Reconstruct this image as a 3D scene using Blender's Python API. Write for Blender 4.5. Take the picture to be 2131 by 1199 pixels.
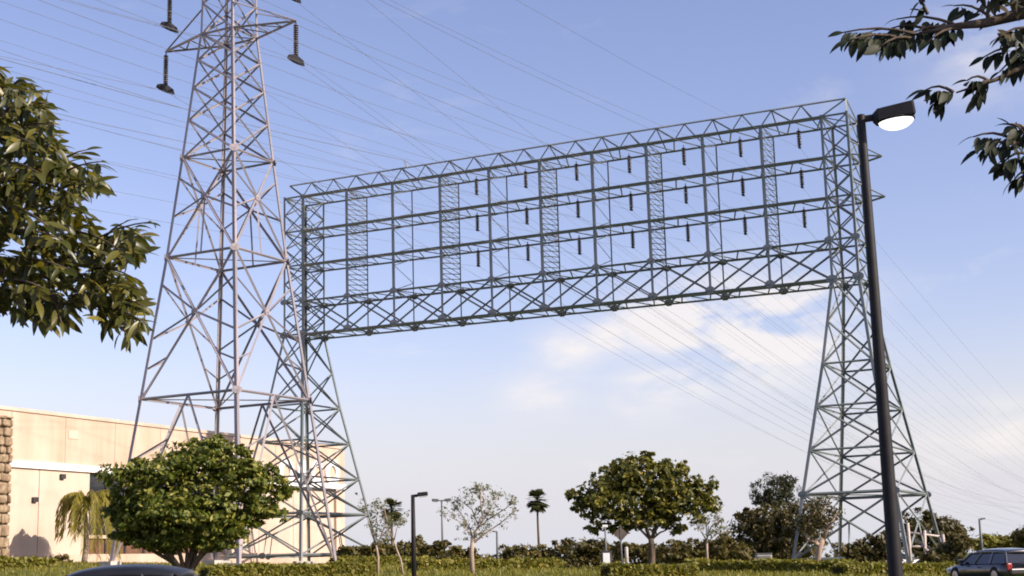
import bpy, bmesh, math, random
import numpy as np
from mathutils import Vector, Matrix, Quaternion, Euler

R = math.radians
sc = bpy.context.scene
for o in list(bpy.data.objects):
    bpy.data.objects.remove(o, do_unlink=True)
COL = sc.collection
random.seed(7)
rng = np.random.default_rng(11)

# ------------------------------------------------------------------ camera
FOC, PITCH, ROLL, EYE = 3050.0, 0.18729, -0.0291, 1.6      # focal length in photo pixels (2131 wide)
cd = bpy.data.cameras.new('camera')
cd.sensor_width = 36.0
cd.lens = FOC / 2131 * 36
cd.clip_end = 6000
cd.clip_start = 0.1
cam = bpy.data.objects.new('camera', cd)
COL.objects.link(cam)
cam.matrix_world = Matrix.Translation((0, 0, EYE)) @ Matrix.Rotation(math.pi / 2 + PITCH, 4, 'X') @ Matrix.Rotation(ROLL, 4, 'Z')
sc.camera = cam

# ------------------------------------------------------------------ light
SUN = Vector((0.80, -0.37, 0.50)).normalized()
sl = bpy.data.lights.new('sun', 'SUN')
sl.energy = 5.0
sl.angle = R(0.6)
sl.color = (1.0, 0.88, 0.73)
so = bpy.data.objects.new('sun', sl)
COL.objects.link(so)
so.rotation_euler = SUN.to_track_quat('Z', 'Y').to_euler()
so.location = (60, -40, 60)

world = bpy.data.worlds.new('World')
sc.world = world
world.use_nodes = True
wt = world.node_tree
wt.nodes.clear()


def N(t, kind, **kw):
    n = t.nodes.new(kind)
    for k, v in kw.items():
        setattr(n, k, v)
    return n


def pix_ray(px, py):
    dx, dy = px - 1065.5, py - 599.5
    c, s = math.cos(ROLL), math.sin(ROLL)
    u, v = c * dx + s * dy, -s * dx + c * dy
    a, b = u / FOC, -v / FOC
    return Vector((a, math.cos(PITCH) - b * math.sin(PITCH), math.sin(PITCH) + b * math.cos(PITCH)))


def at(px, py, Y):
    d = pix_ray(px, py)
    return d * (Y / d.y) + Vector((0, 0, EYE))


def build_world():
    out = N(wt, 'ShaderNodeOutputWorld')
    bg = N(wt, 'ShaderNodeBackground')
    bg.inputs['Strength'].default_value = 0.105
    sky = N(wt, 'ShaderNodeTexSky', sky_type='NISHITA', sun_disc=False)
    sky.sun_elevation = math.asin(SUN.z)
    sky.sun_rotation = math.atan2(SUN.x, SUN.y)
    sky.altitude = 0
    sky.air_density = 1.15
    sky.dust_density = 0.9
    sky.ozone_density = 1.2
    tc = N(wt, 'ShaderNodeTexCoord')
    L = wt.links.new

    def math_(op, a, b=None, clamp=False):
        m = N(wt, 'ShaderNodeMath', operation=op, use_clamp=clamp)
        for i, x in enumerate((a, b)):
            if x is None:
                continue
            if isinstance(x, (int, float)):
                m.inputs[i].default_value = x
            else:
                L(x, m.inputs[i])
        return m.outputs[0]
    sep = N(wt, 'ShaderNodeSeparateXYZ')
    L(tc.outputs['Generated'], sep.inputs[0])
    z = sep.outputs['Z']
    # thin haze that whitens the sky towards the horizon all the way round
    hz = N(wt, 'ShaderNodeMapRange', interpolation_type='SMOOTHERSTEP')
    hz.inputs['From Min'].default_value = 0.185
    hz.inputs['From Max'].default_value = -0.01
    hz.inputs['To Min'].default_value = 0.0
    hz.inputs['To Max'].default_value = 0.93
    L(z, hz.inputs['Value'])
    mixh = N(wt, 'ShaderNodeMix', data_type='RGBA')
    tint = N(wt, 'ShaderNodeMix', data_type='RGBA', blend_type='MULTIPLY')
    tint.inputs[0].default_value = 1.0
    tint.inputs[7].default_value = SKY_TINT
    L(sky.outputs[0], tint.inputs[6])
    L(hz.outputs[0], mixh.inputs[0])
    L(tint.outputs[2], mixh.inputs[6])
    mixh.inputs[7].default_value = HAZE_COL
    # clouds: a few soft banks plus scattered thin ones over the whole sky
    nz = N(wt, 'ShaderNodeTexNoise')
    nz.inputs['Scale'].default_value = 13.0
    nz.inputs['Distortion'].default_value = 0.35
    nz.inputs['Detail'].default_value = 7.0
    nz.inputs['Roughness'].default_value = 0.58
    mp = N(wt, 'ShaderNodeMapping')
    mp.inputs['Scale'].default_value = (1.0, 1.0, 2.6)
    mp.inputs['Rotation'].default_value = (0.0, R(-14), 0.0)
    L(tc.outputs['Generated'], mp.inputs[0])
    L(mp.outputs[0], nz.inputs['Vector'])
    total = None
    for (px, py, rx, amp) in [(1560, 690, 0.052, 1.0), (1450, 680, 0.045, 0.9), (1660, 660, 0.045, 0.8), (1370, 790, 0.030, 0.55),
                              (1190, 735, 0.028, 0.38), (1120, 815, 0.028, 0.3), (1450, 770, 0.03, 0.6), (2090, 905, 0.04, 0.35),
                              (2080, 110, 0.04, 0.4), (1980, 930, 0.05, 0.2), (1270, 705, 0.025, 0.35)]:
        d = pix_ray(px, py).normalized()
        vd = N(wt, 'ShaderNodeVectorMath', operation='DISTANCE')
        sq = N(wt, 'ShaderNodeVectorMath', operation='MULTIPLY')
        sq.inputs[1].default_value = (1, 1, 1.55)
        L(tc.outputs['Generated'], sq.inputs[0])
        L(sq.outputs[0], vd.inputs[0])
        vd.inputs[1].default_value = (d.x, d.y, d.z * 1.55)
        q = math_('DIVIDE', vd.outputs['Value'], rx)
        g = math_('MULTIPLY', math_('EXPONENT', math_('MULTIPLY', math_('MULTIPLY', q, q), -1.0)), amp)
        total = g if total is None else math_('MAXIMUM', total, g)
    nn = math_('ADD', math_('MULTIPLY', nz.outputs['Fac'], 6.5), -2.15)
    bank = math_('MULTIPLY', total, math_('MAXIMUM', nn, 0.0))
    scat = math_('MULTIPLY', math_('MAXIMUM', math_('ADD', nz.outputs['Fac'], -0.60), 0.0), 1.3)
    scat = math_('MULTIPLY', scat, math_('MAXIMUM', math_('SUBTRACT', 1.0, math_('MULTIPLY', math_('ABSOLUTE', z), 1.4)), 0.0))
    fac = math_('MINIMUM', math_('ADD', bank, scat), 0.80)
    mixc = N(wt, 'ShaderNodeMix', data_type='RGBA')
    L(fac, mixc.inputs[0])
    L(mixh.outputs[2], mixc.inputs[6])
    mixc.inputs[7].default_value = CLOUD_COL
    L(mixc.outputs[2], bg.inputs['Color'])
    L(bg.outputs[0], out.inputs['Surface'])


SKY_TINT = (1.21, 1.03, 1.23, 1)
HAZE_COL = (4.8, 4.87, 5.4, 1)
CLOUD_COL = (6.6, 6.15, 5.9, 1)
build_world()

sc.view_settings.view_transform = 'Standard'
sc.view_settings.look = 'None'
sc.view_settings.exposure = 0.55
sc.view_settings.gamma = 1.0
sc.cycles.use_denoising = True
sc.cycles.max_bounces = 6
sc.cycles.pixel_filter_type = 'BLACKMAN_HARRIS'
sc.cycles.filter_width = 1.9


# ------------------------------------------------------------------ helpers
def new_mat(name):
    m = bpy.data.materials.new(name)
    m.use_nodes = True
    t = m.node_tree
    return m, t, t.nodes['Principled BSDF']


def noise_mat(name, c1, c2, scale=4.0, rough=0.7, spec=0.3, metallic=0.0, bump=0.0, detail=6.0, island=0.0, c3=None, coat=0.0, stretch=None):
    m, t, b = new_mat(name)
    tc = N(t, 'ShaderNodeTexCoord')
    nz = N(t, 'ShaderNodeTexNoise')
    nz.inputs['Scale'].default_value = scale
    nz.inputs['Detail'].default_value = detail
    nz.inputs['Roughness'].default_value = 0.6
    src = tc.outputs['Object']
    if stretch:
        mp = N(t, 'ShaderNodeMapping')
        mp.inputs['Scale'].default_value = stretch
        t.links.new(src, mp.inputs[0])
        src = mp.outputs[0]
    t.links.new(src, nz.inputs['Vector'])
    rp = N(t, 'ShaderNodeValToRGB')
    rp.color_ramp.elements[0].position = 0.32
    rp.color_ramp.elements[1].position = 0.68
    rp.color_ramp.elements[0].color = (*c1, 1)
    rp.color_ramp.elements[1].color = (*c2, 1)
    if c3:
        e = rp.color_ramp.elements.new(0.5)
        e.color = (*c3, 1)
    t.links.new(nz.outputs['Fac'], rp.inputs[0])
    t.links.new(rp.outputs[0], b.inputs['Base Color'])
    b.inputs['Roughness'].default_value = rough
    b.inputs['Specular IOR Level'].default_value = spec
    b.inputs['Metallic'].default_value = metallic
    b.inputs['Coat Weight'].default_value = coat
    if bump:
        bp = N(t, 'ShaderNodeBump')
        bp.inputs['Strength'].default_value = bump
        bp.inputs['Distance'].default_value = 0.05
        t.links.new(nz.outputs['Fac'], bp.inputs['Height'])
        t.links.new(bp.outputs[0], b.inputs['Normal'])
    return m


def leaf_mat(name, cols, rough=0.45, spec=0.35, transl=0.25, objrand=False, tcol=None):
    """leaf colours vary leaf by leaf"""
    m, t, b = new_mat(name)
    rp = N(t, 'ShaderNodeValToRGB')
    while len(rp.color_ramp.elements) < len(cols):
        rp.color_ramp.elements.new(0.5)
    for i, c in enumerate(cols):
        rp.color_ramp.elements[i].position = i / (len(cols) - 1)
        rp.color_ramp.elements[i].color = (*c, 1)
    if objrand:
        g = N(t, 'ShaderNodeObjectInfo')
        t.links.new(g.outputs['Random'], rp.inputs[0])
    else:
        g = N(t, 'ShaderNodeNewGeometry')
        t.links.new(g.outputs['Random Per Island'], rp.inputs[0])
    t.links.new(rp.outputs[0], b.inputs['Base Color'])
    b.inputs['Roughness'].default_value = rough
    b.inputs['Specular IOR Level'].default_value = spec
    tr = N(t, 'ShaderNodeBsdfTranslucent')
    mx = N(t, 'ShaderNodeMixShader')
    mx.inputs[0].default_value = transl
    hs = N(t, 'ShaderNodeHueSaturation')
    hs.inputs['Value'].default_value = 1.5
    hs.inputs['Saturation'].default_value = 1.15
    t.links.new(rp.outputs[0], hs.inputs['Color'])
    t.links.new(hs.outputs[0], tr.inputs['Color'])
    t.links.new(b.outputs[0], mx.inputs[1])
    t.links.new(tr.outputs[0], mx.inputs[2])
    t.links.new(mx.outputs[0], t.nodes['Material Output'].inputs['Surface'])
    return m


M = {}
M['steel_gantry'] = noise_mat('galvanised_steel_green', (0.080, 0.122, 0.125), (0.30, 0.285, 0.275), 1.3, 0.55, 0.45, 0.1)
M['steel_pylon'] = noise_mat('galvanised_steel_blue', (0.165, 0.165, 0.19), (0.41, 0.34, 0.34), 1.1, 0.5, 0.5, 0.15)
M['insulator'] = noise_mat('brown_glazed_porcelain', (0.045, 0.035, 0.035), (0.09, 0.07, 0.065), 6, 0.25, 0.5)
M['wire'] = noise_mat('weathered_aluminium_wire', (0.12, 0.12, 0.13), (0.2, 0.2, 0.21), 3, 0.5, 0.4, 0.2)
M['lamp_metal'] = noise_mat('dark_bronze_paint', (0.010, 0.009, 0.010), (0.020, 0.018, 0.019), 5, 0.6, 0.25, 0.0, 0.05)
M['lamp_metal_far'] = noise_mat('grey_lamp_paint', (0.10, 0.10, 0.105), (0.16, 0.16, 0.165), 5, 0.5, 0.4)
M['stucco'] = noise_mat('peach_stucco', (0.50, 0.385, 0.305), (0.58, 0.465, 0.385), 0.5, 0.9, 0.15, 0.0, 0.25, 9.0, stretch=(1, 1, 0.35))
M['stucco_upper'] = noise_mat('deep_peach_stucco', (0.46, 0.335, 0.25), (0.56, 0.43, 0.345), 0.6, 0.9, 0.15, 0.0, 0.25, 9.0, stretch=(1, 1, 0.2))
M['trim'] = noise_mat('white_trim_paint', (0.72, 0.70, 0.66), (0.82, 0.80, 0.77), 1.2, 0.7, 0.2)
M['letter'] = noise_mat('white_acrylic_letter', (0.80, 0.80, 0.80), (0.86, 0.86, 0.86), 2, 0.35, 0.4)
M['dark_glass'] = noise_mat('dark_window_glass', (0.012, 0.014, 0.018), (0.03, 0.032, 0.036), 0.6, 0.08, 0.5)
M['frame'] = noise_mat('dark_bronze_frame', (0.025, 0.022, 0.026), (0.05, 0.042, 0.045), 3, 0.45, 0.4)
M['rust_panel'] = noise_mat('brown_bulkhead_panel', (0.10, 0.052, 0.032), (0.17, 0.09, 0.055), 1.2, 0.7, 0.2)
M['stone'] = noise_mat('stacked_field_stone', (0.15, 0.10, 0.07), (0.40, 0.31, 0.22), 2.2, 0.85, 0.2, 0.0, 0.5, 8, c3=(0.26, 0.19, 0.12))
M['grass'] = noise_mat('lawn', (0.07, 0.085, 0.018), (0.16, 0.15, 0.034), 0.5, 0.9, 0.1, 0.0, 0.3, 9, c3=(0.075, 0.095, 0.022))
M['asphalt'] = noise_mat('asphalt', (0.040, 0.040, 0.042), (0.065, 0.064, 0.064), 3, 0.9, 0.2, 0.0, 0.2, 10)
M['concrete'] = noise_mat('pale_concrete', (0.38, 0.35, 0.31), (0.5, 0.47, 0.42), 2, 0.85, 0.2, 0.0, 0.2)
M['bark'] = noise_mat('brown_bark', (0.06, 0.045, 0.032), (0.15, 0.115, 0.085), 6, 0.9, 0.1, 0, 0.5, stretch=(1, 1, 0.2))
M['bark_pale'] = noise_mat('pale_pinkish_bark', (0.28, 0.20, 0.155), (0.46, 0.36, 0.29), 5, 0.85, 0.15, 0, 0.3, stretch=(1, 1, 0.25))
M['ficus'] = leaf_mat('ficus_leaves', [(0.036, 0.055, 0.008), (0.11, 0.135, 0.017), (0.055, 0.078, 0.011), (0.18, 0.19, 0.028), (0.32, 0.28, 0.07)], 0.5, 0.3)  # palest tones put sunlit flecks into the leaf colour
M['round'] = leaf_mat('round_tree_leaves', [(0.038, 0.048, 0.008), (0.11, 0.112, 0.016), (0.060, 0.068, 0.011), (0.18, 0.165, 0.026), (0.34, 0.27, 0.06)], 0.42, 0.45)  # palest tones stand in for sun glints on the leaves
M['dark'] = leaf_mat('dark_shrub_leaves', [(0.034, 0.036, 0.010), (0.085, 0.070, 0.020), (0.055, 0.050, 0.014), (0.17, 0.125, 0.040)], 0.5, 0.3)
M['olive'] = leaf_mat('olive_brown_leaves', [(0.05, 0.048, 0.012), (0.12, 0.10, 0.024), (0.085, 0.072, 0.018), (0.20, 0.15, 0.045)], 0.5, 0.3)
M['pine'] = leaf_mat('pine_needles', [(0.020, 0.028, 0.012), (0.045, 0.050, 0.022), (0.06, 0.055, 0.025)], 0.5, 0.25)
M['hedge'] = leaf_mat('hedge_leaves', [(0.10, 0.105, 0.018), (0.20, 0.185, 0.03), (0.15, 0.145, 0.022), (0.28, 0.225, 0.045)], 0.5, 0.3)
M['pale'] = leaf_mat('pale_new_leaves', [(0.10, 0.11, 0.055), (0.17, 0.175, 0.09), (0.22, 0.20, 0.11)], 0.5, 0.3, 0.35)
M['willow'] = leaf_mat('yellow_green_fronds', [(0.13, 0.12, 0.014), (0.24, 0.205, 0.028), (0.30, 0.25, 0.045), (0.17, 0.16, 0.022)], 0.45, 0.35, 0.35)
M['palm'] = leaf_mat('fan_palm_fronds', [(0.028, 0.038, 0.012), (0.06, 0.062, 0.022), (0.085, 0.075, 0.03)], 0.45, 0.3)
M['near_leaf'] = leaf_mat('glossy_long_leaves', [(0.035, 0.045, 0.008), (0.07, 0.075, 0.014), (0.10, 0.095, 0.020), (0.05, 0.06, 0.010), (0.24, 0.20, 0.035)], 0.36, 0.5, 0.35, objrand=True)  # yellow end tone paints in the sunlit leaves
M['near_leaf_isl'] = leaf_mat('glossy_long_leaves_mass', [(0.030, 0.038, 0.007), (0.065, 0.07, 0.013), (0.10, 0.09, 0.020), (0.05, 0.055, 0.010), (0.21, 0.175, 0.03)], 0.38, 0.45, 0.32)  # yellow end tone paints sunlit leaves into the mass
M['shade_leaf'] = leaf_mat('shade_darkened_green_leaves', [(0.014, 0.020, 0.010), (0.026, 0.034, 0.015), (0.020, 0.024, 0.011)], 0.55, 0.2, 0.08, objrand=True)  # backlit shade of the overhanging branches is put into this dark green
M['shade_leaf_isl'] = leaf_mat('shade_darkened_green_leaf_mass', [(0.014, 0.020, 0.010), (0.03, 0.034, 0.015), (0.06, 0.04, 0.016)], 0.55, 0.2, 0.1)  # massed leaves, with the same shade in their colour
M['car_dark'] = noise_mat('dark_blue_grey_car_paint', (0.020, 0.022, 0.032), (0.026, 0.028, 0.040), 2, 0.3, 0.5, 0.3, coat=1.0)
M['car_black'] = noise_mat('black_car_paint', (0.008, 0.009, 0.012), (0.013, 0.014, 0.018), 2, 0.5, 0.3, 0.0, coat=0.25)
M['car_white'] = noise_mat('white_car_paint', (0.70, 0.69, 0.67), (0.76, 0.75, 0.73), 2, 0.3, 0.5, coat=1.0)
M['car_silver'] = noise_mat('grey_car_paint', (0.04, 0.039, 0.048), (0.055, 0.053, 0.062), 2, 0.3, 0.5, 0.5, coat=1.0)
M['car_glass'] = noise_mat('tinted_car_glass', (0.012, 0.016, 0.026), (0.02, 0.025, 0.036), 2, 0.05, 0.6)
M['tyre'] = noise_mat('tyre_rubber', (0.015, 0.015, 0.016), (0.03, 0.03, 0.03), 8, 0.8, 0.2)
M['rim'] = noise_mat('alloy_rim', (0.4, 0.4, 0.42), (0.5, 0.5, 0.52), 3, 0.35, 0.5, 0.8)
M['red_lens'] = noise_mat('red_lamp_lens', (0.20, 0.015, 0.015), (0.28, 0.02, 0.02), 5, 0.2, 0.5)
M['clear_lens'] = noise_mat('clear_lamp_lens', (0.6, 0.6, 0.6), (0.7, 0.7, 0.7), 5, 0.15, 0.5)
M['sign_white'] = noise_mat('white_sign_face', (0.76, 0.76, 0.75), (0.82, 0.82, 0.81), 2, 0.5, 0.3)
M['sign_back'] = noise_mat('brown_sign_back', (0.08, 0.06, 0.05), (0.14, 0.10, 0.08), 4, 0.6, 0.3)

# lit lamp lens
m, t, b = new_mat('lit_lamp_lens')
b.inputs['Base Color'].default_value = (0.9, 0.9, 0.88, 1)
b.inputs['Roughness'].default_value = 0.2
b.inputs['Emission Color'].default_value = (1.0, 0.97, 0.90, 1)
b.inputs['Emission Strength'].default_value = 1.2
M['lit_lens'] = m


def mesh_from(name, verts, faces, mat=None, smooth=False):
    me = bpy.data.meshes.new(name)
    me.from_pydata([tuple(v) for v in verts], [], faces)
    if mat:
        me.materials.append(M[mat])
    if smooth:
        me.polygons.foreach_set('use_smooth', [True] * len(me.polygons))
    me.update()
    return me


def mesh_np(name, verts, quads, mat, smooth=False):
    """fast build from numpy: verts (n,3), quads (m,4)"""
    me = bpy.data.meshes.new(name)
    nv, nq = len(verts), len(quads)
    me.vertices.add(nv)
    me.vertices.foreach_set('co', np.asarray(verts, np.float32).ravel())
    me.loops.add(nq * 4)
    me.polygons.add(nq)
    me.loops.foreach_set('vertex_index', np.asarray(quads, np.int32).ravel())
    me.polygons.foreach_set('loop_start', np.arange(0, nq * 4, 4, dtype=np.int32))
    me.polygons.foreach_set('loop_total', np.full(nq, 4, np.int32))
    me.materials.append(M[mat])
    me.update(calc_edges=True)
    me.validate()
    return me


def link(name, me, parent=None, loc=(0, 0, 0)):
    o = bpy.data.objects.new(name, me)
    COL.objects.link(o)
    o.location = loc
    if parent:
        o.parent = parent
    return o


def thing(name, label, cat, loc=(0, 0, 0), rz=0, group=None):
    o = bpy.data.objects.new(name, None)
    COL.objects.link(o)
    o.location = loc
    o.rotation_euler = (0, 0, rz)
    o.empty_display_size = 0.3
    tag(o, label, cat, group)
    return o


def tag(o, label=None, cat=None, group=None, kind=None):
    if label:
        o['label'] = label
    if cat:
        o['category'] = cat
    if group:
        o['group'] = group
    if kind:
        o['kind'] = kind
    return o


ORD = ['first', 'second', 'third', 'fourth', 'fifth', 'sixth', 'seventh', 'eighth', 'ninth', 'tenth']


class MB:
    def __init__(s):
        s.v, s.f = [], []

    def add(s, verts, faces):
        n = len(s.v)
        s.v += [Vector(x) for x in verts]
        s.f += [tuple(i + n for i in f) for f in faces]
        return s

    def box(s, c, d, rz=0.0, rot=None):
        c = Vector(c)
        hx, hy, hz = d[0] / 2, d[1] / 2, d[2] / 2
        pts = [Vector((x, y, z)) for z in (-hz, hz) for y in (-hy, hy) for x in (-hx, hx)]
        mt = rot if rot is not None else Matrix.Rotation(rz, 3, 'Z')
        return s.add([mt @ p + c for p in pts], [(0, 2, 3, 1), (4, 5, 7, 6), (0, 1, 5, 4), (2, 6, 7, 3), (0, 4, 6, 2), (1, 3, 7, 5)])

    def bevbox(s, c, d, bev, rot=None):
        bm = bmesh.new()
        bmesh.ops.create_cube(bm, size=1)
        bmesh.ops.scale(bm, vec=d, verts=bm.verts)
        bmesh.ops.bevel(bm, geom=bm.edges[:], offset=bev, segments=2, affect='EDGES', profile=0.5)
        mt = rot if rot is not None else Matrix.Identity(3)
        bm.verts.ensure_lookup_table()
        s.add([mt @ v.co + Vector(c) for v in bm.verts], [tuple(v.index for v in f.verts) for f in bm.faces])
        bm.free()
        return s

    def tube(s, pts, rad, n=8, cap=True):
        pts = [Vector(p) for p in pts]
        rad = rad if isinstance(rad, (list, tuple)) else [rad] * len(pts)
        base = len(s.v)
        prev = None
        for i, p in enumerate(pts):
            d = (pts[min(i + 1, len(pts) - 1)] - pts[max(i - 1, 0)]).normalized()
            if prev is None:
                a = d.orthogonal().normalized()
            else:
                a = (prev - d * prev.dot(d)).normalized()
            prev = a
            b_ = d.cross(a)
            for k in range(n):
                t_ = 2 * math.pi * k / n
                s.v.append(p + (a * math.cos(t_) + b_ * math.sin(t_)) * rad[i])
        for i in range(len(pts) - 1):
            for k in range(n):
                q = base + i * n
                s.f.append((q + k, q + (k + 1) % n, q + n + (k + 1) % n, q + n + k))
        if cap:
            s.f.append(tuple(base + k for k in reversed(range(n))))
            q = base + (len(pts) - 1) * n
            s.f.append(tuple(q + k for k in range(n)))
        return s

    def lathe(s, prof, n=10, c=(0, 0, 0)):
        base = len(s.v)
        for r_, z_ in prof:
            for k in range(n):
                t_ = 2 * math.pi * k / n
                s.v.append(Vector((r_ * math.cos(t_) + c[0], r_ * math.sin(t_) + c[1], z_ + c[2])))
        for i in range(len(prof) - 1):
            for k in range(n):
                q = base + i * n
                s.f.append((q + k, q + (k + 1) % n, q + n + (k + 1) % n, q + n + k))
        s.f.append(tuple(base + k for k in reversed(range(n))))
        q = base + (len(prof) - 1) * n
        s.f.append(tuple(q + k for k in range(n)))
        return s

    def mesh(s, name, mat, smooth=False):
        return mesh_from(name, s.v, s.f, mat, smooth)

    def build(s, name, mat, parent=None, loc=(0, 0, 0), smooth=False):
        return link(name, s.mesh(name, mat, smooth), parent, loc)


def smooth01(a, b, x):
    k = min(1.0, max(0.0, (x - a) / (b - a)))
    return k * k * (3 - 2 * k)


def zt(x, y):
    """height of the ground"""
    xx = min(34.0, max(-34.0, x))
    return smooth01(18, 100, y) * (1.45 - 0.036 * xx) - 0.15 * smooth01(170, 600, y)


# ------------------------------------------------------------------ ground
def build_ground():
    ys = [-60, -30, -10, 0, 8, 14, 18] + list(range(22, 112, 4)) + [120, 135, 150, 170, 200, 250, 320, 420, 600, 900, 1500, 2600, 4500]
    xs = [-4000, -2000, -900, -400, -200, -120, -80, -60, -50, -42] + list(range(-36, 40, 4)) + [44, 52, 62, 80, 120, 200, 400, 900, 2000, 4000]
    v = [(x, y, zt(x, y)) for y in ys for x in xs]
    nx = len(xs)
    f = [(j * nx + i, j * nx + i + 1, (j + 1) * nx + i + 1, (j + 1) * nx + i) for j in range(len(ys) - 1) for i in range(nx - 1)]
    o = link('ground', mesh_from('ground', v, f, 'grass', True))
    tag(o, kind='structure')
    ys = [-60, -30, -10, 0, 8, 14, 18] + list(range(22, 48, 3))
    xs = [-60, -44] + list(range(-36, 40, 4)) + [46, 60]
    nx = len(xs)
    v = [(x, y, zt(x, y) + 0.006) for y in ys for x in xs]
    f = [(j * nx + i, j * nx + i + 1, (j + 1) * nx + i + 1, (j + 1) * nx + i) for j in range(len(ys) - 1) for i in range(nx - 1)]
    tag(link('parking_lot', mesh_from('parking_lot', v, f, 'asphalt', True)), kind='structure')
    mb = MB()
    for i in range(len(xs) - 1):
        xa, xb = xs[i], xs[i + 1]
        za, zb = zt(xa, 46.3), zt(xb, 46.3)
        mb.add([(xa, 46.1, za - 0.1), (xb, 46.1, zb - 0.1), (xb, 46.1, zb + 0.14), (xa, 46.1, za + 0.14), (xb, 46.35, zb + 0.14), (xa, 46.35, za + 0.14), (xb, 46.35, zb - 0.1), (xa, 46.35, za - 0.1)],
               [(0, 1, 2, 3), (3, 2, 4, 5), (5, 4, 6, 7)])
    tag(mb.build('kerb', 'concrete'), kind='structure')


build_ground()

# ------------------------------------------------------------------ steel bars
_ang = {}


def angle_mesh(mat, part):
    """unit length L section along z, shared by all bars of a kind"""
    key = (mat, part)
    if key not in _ang:
        t_ = 0.16
        pr = [(-.5, -.5), (.5, -.5), (.5, -.5 + t_), (-.5 + t_, -.5 + t_), (-.5 + t_, .5), (-.5, .5)]
        v = [(x, y, z) for z in (0, 1) for x, y in pr]
        f = [(i, (i + 1) % 6, 6 + (i + 1) % 6, 6 + i) for i in range(6)] + [(5, 4, 3, 2, 1, 0), (6, 7, 8, 9, 10, 11)]
        _ang[key] = mesh_from(part, v, f, mat)
    return _ang[key]


def bar(root, p, q, w, mat, part, out=None):
    p, q = Vector(p), Vector(q)
    d = q - p
    if d.length < 0.02:
        return None
    w *= 0.95 if part in ('front_chord', 'front_post', 'rear_chord') else 0.72
    o = bpy.data.objects.new(part, angle_mesh(mat, part))
    COL.objects.link(o)
    z = d.normalized()
    ref = Vector(out) if out is not None else Vector((0.3, -0.9, 0.2))
    x = ref - z * ref.dot(z)
    if x.length < 1e-3:
        x = z.orthogonal()
    x.normalize()
    y = z.cross(x)
    # corner of the L points outwards (-x,-y corner), so turn 45 deg
    a = (-(x) + y).normalized()
    bq = z.cross(a)
    rot = Matrix((a, bq, z)).transposed()
    o.parent = root
    o.matrix_local = Matrix.Translation(p - root.location) @ rot.to_4x4() @ Matrix.Diagonal((w, w, d.length, 1))
    return o


_plate = {}


def plate(root, c, nrm, r_, mat, part='gusset_plate', up=(0, 0, 1)):
    if mat not in _plate:
        n = 8
        v, f = [], []
        for y in (-0.5, 0.5):
            for k in range(n):
                t_ = 2 * math.pi * (k + 0.5) / n
                v.append((math.cos(t_) * (1.0 if k % 4 in (0, 3) else 0.95), y, math.sin(t_) * 0.72))
        f = [tuple(range(n)), tuple(reversed(range(n, 2 * n)))] + [(i, n + i, n + (i + 1) % n, (i + 1) % n) for i in range(n)]
        _plate[mat] = mesh_from(part, v, f, mat)
    o = bpy.data.objects.new(part, _plate[mat])
    COL.objects.link(o)
    y = Vector(nrm).normalized()
    z = Vector(up)
    z = (z - y * z.dot(y)).normalized()
    x = y.cross(z)
    o.parent = root
    o.matrix_local = Matrix.Translation(Vector(c) - root.location) @ Matrix((x, y, z)).transposed().to_4x4() @ Matrix.Diagonal((r_, 0.05, r_, 1))
    return o


# ------------------------------------------------------------------ the gantry
PHI = 0.4646
GU = Vector((math.cos(PHI), -math.sin(PHI), 0))
GV = Vector((math.sin(PHI), math.cos(PHI), 0))
GL = Vector((-20.19, 140.0, 0))
SPAN = 53.17
ZL = [37.44, 34.01, 30.64, 27.14, 23.91]
HL = [17.04, 13.64, 10.23, 6.86]
GA, GB = 2.10, 3.47


def g_size(z):
    if z >= ZL[4]:
        return GA, GB
    if z >= HL[0]:
        k = (ZL[4] - z) / (ZL[4] - HL[0])
        return GA + (3.85 - GA) * k, GB + (6.26 - GB) * k
    k = (HL[0] - z) / (HL[0] - HL[3])
    return 3.85 + (6.97 - 3.85) * k, 6.26 + (11.18 - 6.26) * k


def gp(tower, su, sv, z):
    """corner point of a gantry tower"""
    a, b_ = g_size(z)
    c = GL + GU * (SPAN * tower)
    return c + GU * (su * a / 2) + GV * (sv * b_ / 2) + Vector((0, 0, z - 0.56 * tower))


def gb(s, v, z):
    """point on the beam: s metres from the left tower axis, v across"""
    return GL + GU * s + GV * v + Vector((0, 0, z - 0.56 * s / SPAN))


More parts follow.
